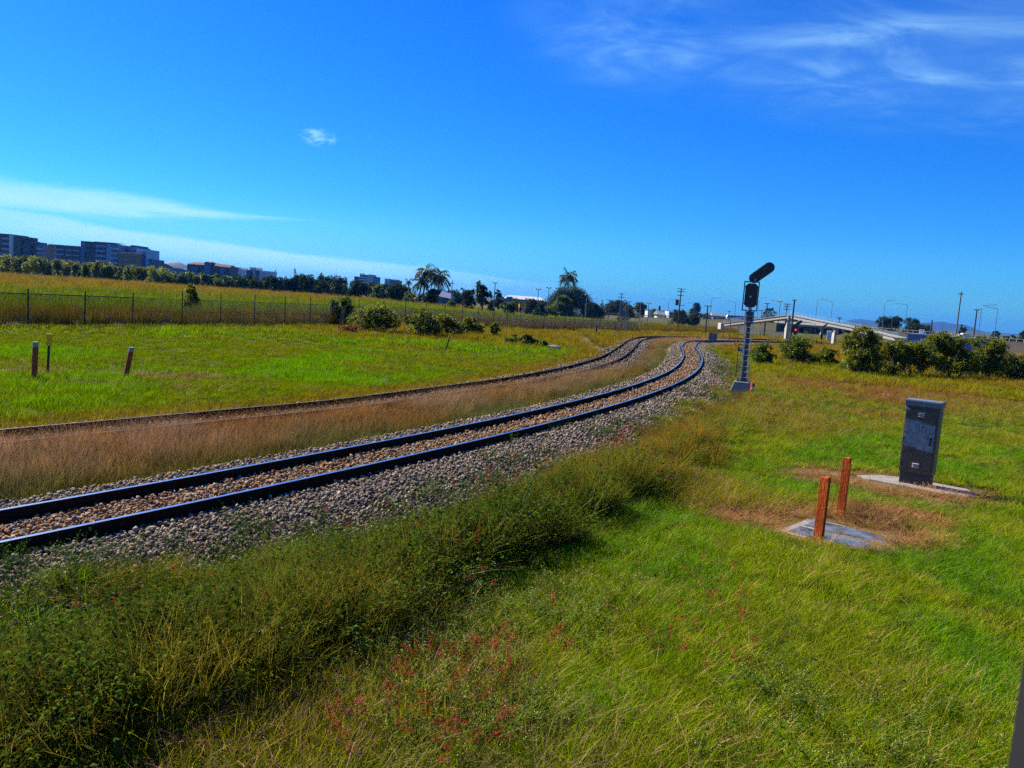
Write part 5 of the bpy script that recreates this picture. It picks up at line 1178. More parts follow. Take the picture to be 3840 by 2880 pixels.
# road bridge deck between the banks
rb = thing('road_bridge', 'grey concrete road bridge behind the sloping footbridge', 'bridge', (0, 0, 0))
a = at(2905, 1206, DR+16); b = at(3190, 1226, DR-14); dirv = (b-a); dl = np.linalg.norm(dirv[:2]); u = dirv/dl; nrm = np.array([-u[1], u[0], 0]); 
if nrm[1] < 0: nrm = -nrm
def slabbox(mb, p, q, n0, n1, z0, z1):
    P = [p+nrm*n0, q+nrm*n0, q+nrm*n1, p+nrm*n1]; mb.add([tuple(x+[0, 0, z0]) for x in P]+[tuple(x+[0, 0, z1]) for x in P], [(0, 3, 2, 1), (4, 5, 6, 7), (0, 1, 5, 4), (1, 2, 6, 5), (2, 3, 7, 6), (3, 0, 4, 7)])
mb = MB(); slabbox(mb, a, b, 0, 11, -1.0, -.35); mb.build('deck_girder', M['concrete_grey'], rb)
mb = MB(); slabbox(mb, a, b, -.35, 11.3, -.348, 0.0); mb.build('deck_edge', M['concrete_pale'], rb)
mb = MB(); slabbox(mb, a, b, -.3, -.05, .002, .32); mb.build('parapet', M['concrete_pale'], rb)
mb = MB(); slabbox(mb, a, b, -.22, -.14, .72, .84); mb.build('parapet_rail', M['galv_pale'], rb)
for i in range(14): p = a+dirv*(i+.5)/14; mb = MB(); mb.box(tuple(p+nrm*-.18+[0, 0, .52]), (.12, .1, .40)); mb.build('rail_post', M['galv_pale'], rb)
for f in (.30, .62, .90):
    p = a+dirv*f; g0 = gz1(p[0], p[1])
    for k in (1.2, 5.5, 9.8): mb = MB(); c_ = p+nrm*k; mb.box((c_[0], c_[1], (p[2]-1.6+g0-.5)/2), (.9, .9, p[2]-1.6-g0+.5)); mb.build('pier', M['concrete_grey'], rb)
    mb = MB(); slabbox(mb, p-u*.7, p+u*.7, .3, 10.7, -1.6, -1.003); mb.build('headstock', M['concrete_grey'], rb)
mb = MB(); p = a+u*.3; slabbox(mb, p, p+u*.6, 0, 11, gz1(p[0], p[1])-.5-p[2], -1.003); mb.build('abutment', M['concrete_grey'], rb)
# footbridge with two ramps
DF = float(G(2963, 1277)[1])
fb = thing('footbridge', 'pale concrete footbridge with two long sloping ramps and a mesh cage', 'footbridge', (0, 0, 0))
Lp = at(2710, 1217, DF+18); Cp = at(2958, 1186.5, DF); R1p = at(3218, 1238, DF-17); R2p = at(3366, 1273, DF-26)
hh = 12.5*DF/FPX
def beam(mb, p, q, h0, h1, w0, w1):
    d_ = q-p; n = np.array([-d_[1], d_[0], 0]); n /= np.linalg.norm(n); n = n if n[1] > 0 else -n
    P = [p+n*w0+[0, 0, h0], q+n*w0+[0, 0, h0], q+n*w1+[0, 0, h0], p+n*w1+[0, 0, h0], p+n*w0+[0, 0, h1], q+n*w0+[0, 0, h1], q+n*w1+[0, 0, h1], p+n*w1+[0, 0, h1]]
    mb.add([tuple(x) for x in P], [(0, 3, 2, 1), (4, 5, 6, 7), (0, 1, 5, 4), (1, 2, 6, 5), (2, 3, 7, 6), (3, 0, 4, 7)])
for p, q in ((Lp, Cp), (Cp, R1p), (R1p, R2p)):
    e = (q-p)/np.linalg.norm(q-p)*.01
    mb = MB(); beam(mb, p+e, q-e, -hh/2, hh*.33, 0, 2.6); mb.build('ramp_girder', M['concrete_pale'], fb)
    mb = MB(); beam(mb, p+e, q-e, hh*.332, hh*.5, -.12, 2.72); mb.build('walkway', M['concrete_grey'], fb)
    mb = MB(); n_ = int(np.linalg.norm(q-p)/1.1); hr = 16*DF/FPX
    for i in range(n_+1): x = p+(q-p)*i/n_; mb.tube([tuple(x+[0, 0, hh*.5]), tuple(x+[0, 0, hh*.5+hr*.82]), tuple(x+[.0, .35, hh*.5+hr])], .022, 5)
    for k in (.18, .36, .54, .72, .86): mb.tube([tuple(p+[0, 0, hh*.5+hr*k]), tuple(q+[0, 0, hh*.5+hr*k])], .014, 4)
    for i in range(n_*3): x = p+(q-p)*i/(n_*3); mb.tube([tuple(x+[0, 0, hh*.5]), tuple(x+[0, 0, hh*.5+hr*.82])], .007, 3)
    mb.build('mesh_railing', M['mesh_rail'] if 'mesh_rail' in M else M.setdefault('mesh_rail', pmat('blue_green_mesh_railing', (.16, .28, .34), (.13, .24, .30), .5, .2)), fb)
for px, yt, yb, d, w in ((2963.5, 1197, 1283, DF, 13), (3141, 1226, 1292, DF-12, 9)):
    t_ = at(px, yt, d); wv = w*d/FPX; g0 = gz1(t_[0], t_[1]); mb = MB(); mb.box((t_[0], t_[1]+1.3, (t_[2]+g0-.5)/2), (wv, 1.3, t_[2]-g0+.5)); mb.build('pier', M['concrete_pale'], fb, bevel=.03)
mb = MB(); t_ = at(2975, 1199, DF); mb.box((t_[0]+.2, t_[1]+1.3, t_[2]-.12), (1.8, 2.4, .55)); mb.build('pier_head', M['concrete_grey'], fb)
mb = MB(); t_ = at(2956, 1190, DF); mb.box((t_[0], t_[1]-.12, t_[2]), (.28, .2, .95)); mb.build('joint_cover', M['offwhite'], fb)
t_ = at(2710, 1222, DF+18); mb = MB(); mb.box((t_[0], t_[1]+1.3, t_[2]-.1), (.95, 2.8, 1.5)); mb.build('end_block', M['concrete_pale'], fb, bevel=.03)
t_ = at(3371, 1281, DF-26); mb = MB(); g0 = gz1(t_[0], t_[1]); mb.box((t_[0]+.6, t_[1]+1.3, (t_[2]+.55+g0-.5)/2), (1.5, 3.0, t_[2]+.55-g0+.5)); mb.build('end_block', M['concrete_pale'], fb, bevel=.03)
# guard rails along the road
M['guardpost'] = pmat('guard_post_paint', (.24, .23, .21), (.17, .165, .15), .7)
def guard(label, pts, n, hgt=.75):
    o = thing('guard_rail', label, 'guard rail', (0, 0, 0)); P = [at(*p) for p in pts]; mb = MB(); q = [tuple(p+[0, 0, hgt]) for p in P]; mb.tube(q, .10, 4); mb.build('rail', M['pole_grey'], o)
    mb = None; seg = np.cumsum([0]+[np.linalg.norm(P[i+1]-P[i]) for i in range(len(P)-1)])
    for i in range(n):
        s = seg[-1]*(i+.5)/n; p = np.array([np.interp(s, seg, [x[k] for x in P]) for k in range(3)]); mb = MB(); mb.box((p[0], p[1]-.2, p[2]+.3), (.26, .2, .8)); mb.build('guard_post', M['guardpost'], o)
guard('white-posted guard rail on the left road bank, before the bridge', [(2260, 1182, DR-1), (2450, 1192, DR-1), (2600, 1195, DR-1), (2740, 1199, DR-1)], 34)
guard('white-posted guard rail along the road on the right bank', [(3230, 1234, DR-4), (3300, 1238, 274), (3420, 1248, 261), (3560, 1260, 249), (3720, 1274, 234), (3880, 1288, 221)], 30)
# pipe fence before the bridge
o = thing('pipe_fence', 'low galvanised mesh fence under the left ramp of the footbridge', 'fence', (0, 0, 0)); Q = [gpt(2772, 1254), gpt(2850, 1266), gpt(2932, 1268)]
for k, (p, q) in enumerate(zip(Q[:-1], Q[1:])):
    n_ = 5
    for i in range(n_+(k == 1)): x = p+(q-p)*i/n_; mb = MB(); mb.tube([tuple(x-[0, 0, .2]), tuple(x+[0, 0, 1.7])], .045, 6); mb.build('fence_post', M['galv_pale'], o)
    mb = MB(); [mb.tube([tuple(p+[0, 0, z]), tuple(q+[0, 0, z])], .028, 5) for z in (.15, .95, 1.68)]; mb.build('fence_rail', M['galv'], o)
    mb = MB(); L_ = np.linalg.norm(q-p); m_ = int(L_/.22)
    for i in range(m_): x = p+(q-p)*i/m_; mb.tube([tuple(x+[0, 0, .1]), tuple(x+[0, 0, 1.68])], .008, 3)
    mb.build('mesh_infill', M['galv'], o)
wood('woodland', 'dark tree mass added to stand for the shade under the bridge', [(2885, 1219, 3165, 1234, 20)], 'lf_dark', 66, 330, .6, 306, 318)  # dark crowns added behind the deck to stand in for the underpass shade
# white tank or trailer under the bridge
p = at(3108, 1268, 200); p[2] = gz1(p[0], p[1]); px = 200/FPX; o = thing('white_trailer', 'white box trailer end seen through the bridge opening', 'trailer', p, face_cam(p)); h_ = at(3108, 1241, 200)[2]-p[2]
mb = MB(); mb.box((0, 0, h_*.58), (16*px, 2.0, h_*.84)); mb.build('body', M['white'], o, bevel=.06)
for s in (-1, 1): mb = MB(); mb.tube([(s*.42, -.6, .18), (s*.42, -.2, .18)], .2, 12); mb.build('wheel', M['tyre'], o)
mb = MB(); mb.box((0, -1.02, h_*.5), (14*px, .03, .06)); mb.build('door_bar', M['galv'], o)

# ================================================================== site cabin
DC = 130
cab0 = at(3403, 1250, DC); cab1 = at(3722, 1275, DC-6); e = cab1-cab0; wv = float(np.hypot(e[0], e[1])); g0 = min(gz1(cab0[0], cab0[1]), gz1(cab1[0], cab1[1])); Hc = float((cab0[2]+cab1[2])/2-g0)
o = thing('site_cabin', 'long blue-grey site cabin half hidden by bushy trees', 'cabin', (cab0[0], cab0[1], g0), math.atan2(e[1], e[0]))
mb = MB(); mb.box((wv/2, 1.6, Hc/2-.05), (wv, 3.2, Hc-.1)); mb.build('wall', M['hut'], o)
mb = MB(); mb.box((wv/2, 1.6, Hc), (wv+.35, 3.6, .22)); rf = mb.build('roof', M['hut_pale'], o)
mb = MB(); mb.box((.08, -.03, Hc/2-.08), (.22, .05, Hc-.25)); mb.build('corner_trim', M['hut_pale'], o)
mb = MB(); mb.box((wv-.6, -.03, Hc/2-.08), (1.3, .05, Hc-.25)); mb.build('end_panel', M['hut_pale'], o)
mb = MB(); mb.box((wv*.165, 1.2, Hc+.45), (.75, .75, .68)); mb.build('roof_unit', M['offwhite'], rf, bevel=.03)
for x, w, z, h in ((.115, 1.25, .60, .75), (.265, .8, .60, .75), (.66, 1.2, .6, .75)):
    mb = MB(); mb.box((wv*x, -.03, Hc*z), (w, .06, h)); wn = mb.build('window', M['hut_pale'], o); mb = MB(); mb.box((wv*x, -.065, Hc*z), (w-.16, .02, h-.16)); mb.build('pane', M['glass'] if x > .3 else M['balcony'], wn)
mb = MB(); mb.box((wv*.20, -.04, Hc*.62), (.95, .07, 1.15)); mb.build('notice_panel', M['white'], o)

# ================================================================== vehicles
def car(px, y, d, label, mat, L_=4.2, yaw=0, name='car'):
    p = at(px, y, d); o = thing(name, label, 'car', p, yaw); prof = [(-2.1, .30), (-2.15, .62), (-2.0, .82), (-1.25, .90), (-.75, 1.38), (.65, 1.42), (1.25, .98), (1.95, .86), (2.12, .62), (2.1, .30)]
    T = Matrix.Translation((0, .85, 0)) @ UPY; s = L_/4.2; mb = MB(); mb.prism([(x*s, z*s) for x, z in prof], 1.7, 0, 0, T); mb.build('body', M[mat], o, bevel=.06)
    g = [(-1.12, .93), (-.70, 1.32), (-.05, 1.34), (-.05, .93)]; g2 = [(.03, .93), (.03, 1.34), (.60, 1.36), (1.08, .96)]
    for q in (g, g2): mb = MB(); mb.prism([(x*s, z*s) for x, z in q][::-1], .012, .851, 0, UPY); mb.build('side_window', M['glass'], o)
    for x in (-1.3, 1.3):
        for yy in (-.86, .70): mb = MB(); mb.tube([(x*s, yy, .32), (x*s, yy+.18, .32)], .33, 14); mb.build('wheel', M['tyre'], o)
    return o
car(3535, 1256, 262, 'bright blue car driving on the road at the right', 'carblue', yaw=-.1)
car(3616, 1266, 258, 'white low car on the road right of the blue car', 'carwhite', yaw=-.1)
b = at(1950, 1166, 330); car(1950, 1168, 330, 'white car parked by the yellow sign board', 'carwhite', L_=2.6, yaw=.7)
p = at(2742, 1199, DR+5); o = thing('bus', 'white bus with dark windows on the road before the bridge', 'bus', p, -.05); s = DR/FPX
mb = MB(); prof = [(-1.9, .35), (-1.75, 1.4), (-1.5, 1.72), (5.2, 1.72), (5.2, .35)]; mb.prism(prof, 2.2, -1.1, 0, UPY); mb.build('body', M['carwhite'], o, bevel=.06)
mb = MB(); mb.prism([(-1.62, .95), (-1.45, 1.5), (-.9, 1.5), (-.9, .95)][::-1], .02, 1.10, 0, UPY); mb.build('windscreen', M['glass'], o)
for i in range(5): mb = MB(); mb.prism([(-.75+i*1.2, .95), (-.75+i*1.2, 1.5), (.32+i*1.2, 1.5), (.32+i*1.2, .95)][::-1], .02, 1.10, 0, UPY); mb.build('side_window', M['navywall'], o)
for x in (-.9, 3.8): mb = MB(); mb.tube([(x, -1.15, .35), (x, -.9, .35)], .38, 14); mb.build('wheel', M['tyre'], o)

# ================================================================== far buildings
class Bld:
    """a building seen from the eye: blocks are given as photo columns and a roof line, at d metres"""
    def __init__(s, name, label, cat, px, d):
        s.d = d; p = at(px, 1100, d); s.p = np.array([p[0], p[1], 0.0]); s.o = thing(name, label, cat, s.p, 0)
    def block(s, x0, x1, yt0, yt1, mat, depth=16, dd=0, d1=0, part='wall', zb=None):
        a = at(x0, yt0, s.d+dd)-s.p; b = at(x1, yt1, s.d+dd+d1)-s.p; e = b-a; n = np.array([-e[1], e[0], 0]); n /= np.linalg.norm(n); zt = (a[2]+b[2])/2; zb = -1 if zb is None else zb
        P = [(a[0], a[1]), (b[0], b[1]), (b[0]+n[0]*depth, b[1]+n[1]*depth), (a[0]+n[0]*depth, a[1]+n[1]*depth)]
        mb = MB(); mb.prism(P, zt-zb, zb); mb.build(part, M[mat], s.o); s.f = (a, b, n, zt); return s
    def _cell(s, u0, u1, z0, z1, mat, part, out=.12):
        a, b, n, zt = s.f; e = b-a; p = a+e*u0; q = a+e*u1; mb = MB(); P = [(p[0]-n[0]*out, p[1]-n[1]*out), (q[0]-n[0]*out, q[1]-n[1]*out), (q[0]+n[0]*.05, q[1]+n[1]*.05), (p[0]+n[0]*.05, p[1]+n[1]*.05)]; mb.prism(P, z1-z0, z0); mb.build(part, M[mat], s.o)
    def grid(s, cols, floors, mat, part='window', u0=.08, u1=.94, z0=2.0, fw=.62, fh=.5, out=.12, top=.8):
        a, b, n, zt = s.f; zs = (zt-top-z0)/floors
        for i in range(cols):
            for k in range(floors):
                w = (u1-u0)/cols; s._cell(u0+w*(i+.5-fw/2), u0+w*(i+.5+fw/2), z0+zs*(k+.5-fh/2), z0+zs*(k+.5+fh/2), mat, part, out)
        return s
    def bands(s, floors, mat, part='balcony', u0=.02, u1=.98, z0=2.0, fh=.32, out=.8, top=.6):
        a, b, n, zt = s.f; zs = (zt-top-z0)/floors
        for k in range(floors): s._cell(u0, u1, z0+zs*(k+.12), z0+zs*(k+.12+fh), mat, part, out)
        return s
A = Bld('apartment_block', 'brown and blue apartment towers cut off by the left border', 'apartment block', 60, 450)
A.block(-60, 42, 870, 879, 'darkwall').grid(4, 6, 'glass'); A.bands(6, 'balcony', u0=.68, u1=.98)
A.block(34, 47, 881, 883, 'offwhite', dd=-1); A.block(47, 78, 881, 888, 'darkwall', dd=.5).grid(2, 6, 'glass')
A.block(78, 87, 899, 900, 'darkwall', dd=3); A.block(86, 114, 902, 905, 'navywall').grid(3, 5, 'glass'); A.block(113, 146, 912, 916, 'darkwall', dd=2).grid(3, 4, 'glass')
A.block(140, 163, 914, 918, 'bluewall', dd=-1).bands(5, 'balcony'); A.block(163, 176, 934, 938, 'navywall', dd=4)
B_ = Bld('apartment_block', 'wide dark blue apartment complex with stepped roofs and balconies', 'apartment block', 360, 440)
B_.block(181, 212, 915, 917, 'tanwall', dd=0, part='end_wall').grid(1, 5, 'balcony', u0=.72, u1=.98)
B_.block(212, 304, 917, 924, 'navywall').grid(6, 5, 'glass', fw=.5); B_.bands(5, 'balcony', u0=.0, u1=.30, fh=.22); B_.bands(5, 'balcony', u0=.42, u1=.62, fh=.2); B_.bands(5, 'balcony', u0=.7, u1=.98, fh=.2)
B_.block(303, 318, 903, 904, 'bluewall', dd=-1); B_.block(318, 356, 904, 907, 'navywall', dd=-.5).grid(4, 6, 'glass')
B_.block(354, 400, 905, 911, 'navywall', dd=-2).grid(4, 6, 'skyglass', fw=.8); B_.block(400, 418, 914, 916, 'skyglass', dd=-3); B_.block(418, 446, 914, 919, 'bluewall', dd=-4).bands(6, 'balcony', fh=.4)
B_.block(354, 438, 904, 912, 'offwhite', dd=-3, depth=10, part='roof_edge', zb=at(396, 909.5, 437)[2]-B_.p[2])
B_.block(445, 515, 919, 930, 'bluewall', dd=4).grid(7, 4, 'navywall', fw=.6); B_.block(489, 507, 918, 921, 'navywall', dd=6)
B_.block(446, 516, 943, 955, 'tanwall', dd=-8, part='front_wing').grid(6, 4, 'glass', fw=.5); B_.block(445, 517, 940, 953, 'white', dd=-8.6, depth=14, part='roof_edge', zb=at(480, 948.3, 431)[2]-B_.p[2])
B_.block(514, 549, 932, 936, 'skyglass', dd=-2).bands(7, 'bluewall', fh=.4); B_.block(548, 568, 970, 973, 'navywall', dd=2).grid(2, 3, 'balcony')
D_ = Bld('stadium', 'low grey sheds with a curved stadium roof', 'stadium', 620, 520)
D_.block(546, 612, 996, 1001, 'greyroof', dd=-6); D_.block(612, 640, 1001, 1003, 'bluewall', dd=-8).grid(3, 1, 'white', z0=1); D_.block(640, 680, 1004, 1010, 'greyroof', dd=-9); D_.block(676, 704, 1010, 1013, 'hut_pale', dd=-4)
mb = MB(); rg_ = []
for k in range(15):
    u_ = k/14; px = 572+118*u_; yt = 1006-22*math.sin(PI*min(1, u_*1.05+.18))+8*u_; q = at(px, yt, 524)-D_.p; rg_.append([(q[0], q[1], q[2]-1.2), (q[0], q[1], q[2]), (q[0]+.3, q[1]+20, q[2]+2), (q[0]+.3, q[1]+20, q[2]-4)])
mb.loft(rg_); mb.build('curved_roof', M['greyroof'], D_.o)
E_ = Bld('apartment_block', 'tan apartment block with terracotta roof and a central tower', 'apartment block', 780, 520)
E_.block(702, 768, 990, 994, 'darkwall').bands(6, 'darkwall', out=.9, fh=.35, u0=.0, u1=.25); E_.grid(5, 6, 'glass', fw=.6)
E_.block(786, 862, 995, 1003, 'darkwall').grid(6, 6, 'glass', fw=.6); E_.bands(6, 'tanwall', u0=.0, u1=.5, fh=.2)
E_.block(766, 788, 983, 984, 'bluewall', dd=-2, part='tower').grid(1, 1, 'glass', z0=14, top=1)
E_.block(716, 740, 1000, 1002, 'bluewall', dd=-1.5); E_.block(826, 842, 1002, 1003, 'bluewall', dd=-1.5)
def hip(B, x0, x1, y0, y1, rise, d, mat, part='roof', depth=16):
    a = at(x0, y0, d)-B.p; b = at(x1, y1, d)-B.p; e = b-a; n = np.array([-e[1], e[0], 0]); n /= np.linalg.norm(n); r0 = a+e*.12+n*depth/2+[0, 0, rise]; r1 = b-e*.12+n*depth/2+[0, 0, rise]
    mb = MB(); mb.add([tuple(a), tuple(b), tuple(b+n*depth), tuple(a+n*depth), tuple(r0), tuple(r1)], [(0, 1, 5, 4), (1, 2, 5), (2, 3, 4, 5), (3, 0, 4), (0, 3, 2, 1)]); mb.build(part, M[mat], B.o)
hip(E_, 700, 768, 989, 994, 1.6, 519, 'redroof'); hip(E_, 786, 863, 994, 1003, 1.6, 519, 'redroof'); hip(E_, 765, 789, 982.5, 984.5, .5, 517, 'redroof', depth=10)
Fw = Bld('apartment_block', 'white flats with dark window strips right of the terracotta roof', 'apartment block', 930, 620)
Fw.block(862, 906, 1005, 1009, 'offwhite', dd=3).grid(4, 4, 'balcony'); Fw.block(886, 903, 1002, 1003, 'offwhite', dd=2)
Fw.block(906, 944, 1010, 1012, 'white').grid(3, 4, 'bluewall', fw=.3); Fw.block(926, 944, 1012, 1013, 'navywall', dd=-1); Fw.block(936, 960, 1002, 1003, 'offwhite', dd=1, part='tower'); Fw.block(958, 970, 1014, 1015, 'navywall', dd=-1)
Fw.block(968, 1015, 1013, 1019, 'offwhite').grid(6, 4, 'bluewall', fw=.4, fh=.35)
Hb = Bld('office_tower', 'blue and white tower block with a dark roof frame above the trees', 'tower block', 1382, 640)
Hb.block(1350, 1382, 1029, 1031, 'bluewall').bands(6, 'white', fh=.30, out=.5); Hb.block(1380, 1398, 1032, 1033, 'offwhite', dd=-1).grid(2, 6, 'navywall'); Hb.block(1396, 1414, 1037, 1038, 'bluewall', dd=1).grid(2, 6, 'offwhite', fw=.3)
for x0, x1, y0, y1 in ((1350, 1352, 1026, 1026), (1364, 1366, 1027, 1027)): Hb.block(x0, x1, y0, y1, 'navywall', depth=1, part='roof_post')
Hb.block(1350, 1366, 1025.5, 1026.5, 'navywall', depth=2, part='roof_frame', zb=at(1358, 1028, 640)[2]-Hb.p[2]); Hb.block(1382, 1397, 1029, 1030, 'navywall', dd=2)
t_ = Bld('plant_room', 'small navy box building peeping over the trees', 'building', 1336, 560); t_.block(1329, 1342, 1036, 1037, 'navywall', depth=8); t_.block(1331, 1340, 1041, 1041.5, 'darkwall', dd=-.4, depth=2)
Wb = Bld('apartment_block', 'pale flats with a flat roof left of the palms', 'apartment block', 1470, 680)
Wb.block(1443, 1464, 1044, 1046, 'offwhite', dd=1).grid(2, 5, 'balcony'); Wb.block(1462, 1498, 1049, 1053, 'tanwall').grid(5, 5, 'bluewall', fw=.4); Wb.block(1460, 1490, 1047, 1049, 'offwhite', dd=3)
Sh = Bld('shed', 'blue-grey shed with a sloping roof between the palms', 'shed', 1668, 196); Sh.block(1646, 1692, 1112, 1122, 'hut', depth=9); hip(Sh, 1643, 1694, 1110, 1121, 1.3, 195, 'hut', depth=10)
Ww = Bld('warehouse', 'very long low white warehouse roof left of the big mango tree', 'warehouse', 1966, 700); Ww.block(1887, 2046, 1116, 1129, 'bluewall', depth=60); hip(Ww, 1885, 2048, 1117, 1129, 3.0, 698, 'whiteroof', depth=62)
Nb = Bld('shed', 'dark blue box building in front of the long white warehouse', 'building', 1910, 420); Nb.block(1900, 1913, 1112, 1113, 'bluewall', depth=10); Nb.block(1913, 1922, 1112, 1113, 'navywall', depth=9, dd=.4)
Hs = Bld('house', 'grey roofed house left of the transformer pole', 'house', 2485, 330); Hs.block(2468, 2502, 1180, 1183, 'offwhite', depth=9); hip(Hs, 2465, 2504, 1179, 1183, 1.7, 329, 'greyroof', depth=11)
H2 = Bld('house', 'house with a white gable and blue wall behind the transformer pole', 'house', 2524, 325); H2.block(2508, 2513, 1167, 1168, 'white', depth=9, part='gable'); H2.block(2513, 2542, 1170, 1173, 'bluewall', dd=.5, depth=9); H2.block(2528, 2538, 1160, 1161, 'navywall', dd=3, depth=3, part='chimney')
H3 = Bld('house', 'low grey roofed house behind the bus', 'house', 2700, 340); H3.block(2676, 2728, 1184, 1189, 'hut', depth=9); hip(H3, 2672, 2732, 1182, 1188, 1.2, 339, 'greyroof', depth=12)
H4 = Bld('house', 'pale low building with a flat roof right of the dark rounded tree', 'house', 2440, 330); H4.block(2431, 2444, 1163, 1164, 'offwhite', depth=8); H4.block(2430, 2445, 1162, 1163, 'greyroof', dd=-.5, depth=9, part='roof', zb=at(2437, 1164.5, 329)[2])
H5 = Bld('house', 'tiny white-roofed house behind the rounded grey-green tree', 'house', 2260, 330); H5.block(2250, 2276, 1180, 1182, 'offwhite', depth=8); hip(H5, 2248, 2278, 1178, 1181, 1.0, 329, 'whiteroof', depth=9)
p = at(2471, 1180, 335); mb = MB(); z1 = at(2471, 1147, 335)[2]; mb.tube([(0, 0, -2-p[2]), (0, 0, z1-p[2])], [.55, .45], 10); tag(mb.build('chimney_stack', M['pole'], None, p), 'dark brick chimney stack above the grey roofed house', 'chimney')
# cranes
def crane(base, top, jib, d, label):
    b = at(*base, d); t1 = at(*top, d); o = thing('tower_crane', label, 'crane', (b[0], b[1], 0)); H = t1[2]
    for nm, p, q, r_ in (('crane_mast', (0, 0, -1), (t1[0]-b[0], 0, H), .55),):
        mb = MB(); w = r_
        for sx_ in (-w, w):
            for sy_ in (-w, w): mb.tube([(p[0]+sx_, p[1]+sy_, p[2]), (q[0]+sx_*.6, q[1]+sy_*.6, q[2])], .16, 4)
        n_ = 8
        for i in range(n_): z0, z1 = p[2]+(q[2]-p[2])*i/n_, p[2]+(q[2]-p[2])*(i+1)/n_; x0_ = q[0]*i/n_; mb.tube([(x0_-w, -w, z0), (x0_+w, -w, z1)], .1, 4)
        mb.build(nm, M['galv_pale'], o)
    j = at(*jib, d); mb = MB(); mb.tube([(t1[0]-b[0], 0, H), (j[0]-b[0], 0, j[2])], .3, 4); mb.build('jib', M['galv_pale'], o)
crane((1030, 1036), (1033, 1012), (1026, 1024), 640, 'slim tower crane just right of the white flats')
crane((1107, 1042), (1105, 1007), (1112, 1028), 560, 'taller tower crane above the dark bushland trees')
crane((1294, 1054), (1298, 1039), (1292, 1048), 640, 'tiny tower crane left of the navy box building')

# ================================================================== hills
def hill(pts, d, label, seed):
    g = np.random.default_rng(seed); xs = np.arange(pts[0][0], pts[-1][0], 6.0); ys = np.interp(xs, [p[0] for p in pts], [p[1] for p in pts]); ys = np.convolve(np.pad(ys, 4, 'edge'), np.ones(9)/9, 'valid'); mb = MB(); rg_ = []
    for x, y in zip(xs, ys):
        a = at(x, y+g.normal(0, .5), d); u = a/np.linalg.norm(a[:2]); r = []
        for f, hz in ((-900, -25), (-560, .34), (-250, .72), (0, 1), (500, .7), (1200, -25)): r.append((a[0]+u[0]*f, a[1]+u[1]*f, -25 if hz < 0 else a[2]*hz+g.normal(0, 2.5)*(hz < 1)))
        rg_.append(r)
    mb.loft(rg_, closed=False, cap=False); return tag(mb.build('hills', M['hill'], smooth=True), label, 'hills', kind='structure')
M['hill'] = pmat('forested_hill', (.006, .016, .010), (.014, .028, .016), .95, 0, .004, 0)
c6 = lambda L: [(3000+a*.3797, 950+b*.3797) for a, b in L]
hill(c6([(300, 720), (400, 690), (470, 662), (560, 647), (640, 650), (740, 668), (840, 684), (960, 720), (1080, 750)]), 7600, 'low dark blue hill behind the right ramp', 3)
hill(c6([(1080, 735), (1190, 690), (1250, 676), (1310, 682), (1350, 684), (1400, 668), (1440, 670), (1500, 700), (1545, 706), (1590, 694), (1630, 697), (1690, 728), (1780, 764), (1850, 782), (1960, 788), (2080, 792), (2200, 800), (2330, 806), (2600, 840)]), 7000, 'twin peaked dark blue hills on the right skyline', 4)
# air
hz_s = HAZE
if hz_s > 0:
    m, t, out = nt_new('hazy_air'); pv = N(t, 'ShaderNodeVolumePrincipled'); pv.inputs['Color'].default_value = (.08, .36, 1, 1); pv.inputs['Density'].default_value = hz_s; pv.inputs['Anisotropy'].default_value = .2; L(t, pv.outputs[0], out.inputs['Volume'])
    mb = MB(); mb.box((0, 3000, 45), (17000, 15000, 210)); o = mb.build('haze', m); tag(o, 'faint bluish haze between here and the hills', 'haze', kind='stuff')
grow()
# weeds creeping over the ballast shoulder
X, Y = sector(6, 48, 18); o1 = offset(T1, N1, X, Y); cl = fnoise(X, Y, 1.5, 131)
k = (o1 > .75) & (o1 < 2.9) & (rng.random(len(X)) < sstep(.46, .62, cl+.34*(1-sstep(6.5, 10.5, np.hypot(X+5.5, Y-7.2)))*sstep(1.1, 2.2, o1)-.10*(2.2-o1)*sstep(9, 11, Y))*.8); X, Y, o1 = X[k], Y[k], o1[k]
put('weed', 'weeds', X, Y, bedz(o1, BED1)+drop(X, Y), .35+.45*rng.random(len(X)), col(len(X), .8, .95, .8)*(.6+.8*rng.random((len(X), 1))), .3)
X, Y = sector(4.5, 15, 16); o1 = offset(T1, N1, X, Y); w = fnoise(X, Y, 1.4, 151); k = (o1 > strip_w(Y)) & (rng.random(len(X)) < sstep(.44, .64, w)) & (dry_mask(X, Y) < .3) & free(X, Y); X, Y = X[k], Y[k]
put('weed', 'weeds', X, Y, gz(X, Y), .30+.30*rng.random(len(X)), col(len(X), 1.25, 1.55, .8)*(.6+.7*rng.random((len(X), 1))), .3)
# red seed heads and pale flowers
for (px, py, n, sp) in ((1880, 2540, 20, .36), (1640, 2500, 10, .16), (1380, 2760, 6, .15), (1980, 2680, 8, .25), (2650, 2420, 14, .30), (1700, 2790, 5, .2), (2750, 2250, 6, .5), (1500, 2080, 14, .8), (1000, 2180, 8, .8), (2050, 1800, 22, 1.0), (2420, 1620, 60, 1.6), (2600, 1530, 60, 2.0), (1750, 1850, 16, .8), (2300, 1700, 26, 1.3), (3150, 1470, 60, 2.2), (3300, 1480, 30, 2.0), (2950, 1450, 40, 2.0), (700, 2350, 5, .6)):
    c = G(px, py, .3); n = max(2, int(n*(.30 if py > 2000 else .45))); sp *= .8; X = rng.normal(c[0], sp, n); Y = rng.normal(c[1], sp*1.3, n); kf = free(X, Y) & (offset(T1, N1, X, Y) > 2.0); X, Y = X[kf], Y[kf]
    put('red', 'seed_heads', X, Y, gz(X, Y)+.0, .75+.5*rng.random(len(X)), col(len(X), 1, .8, .7), .3)
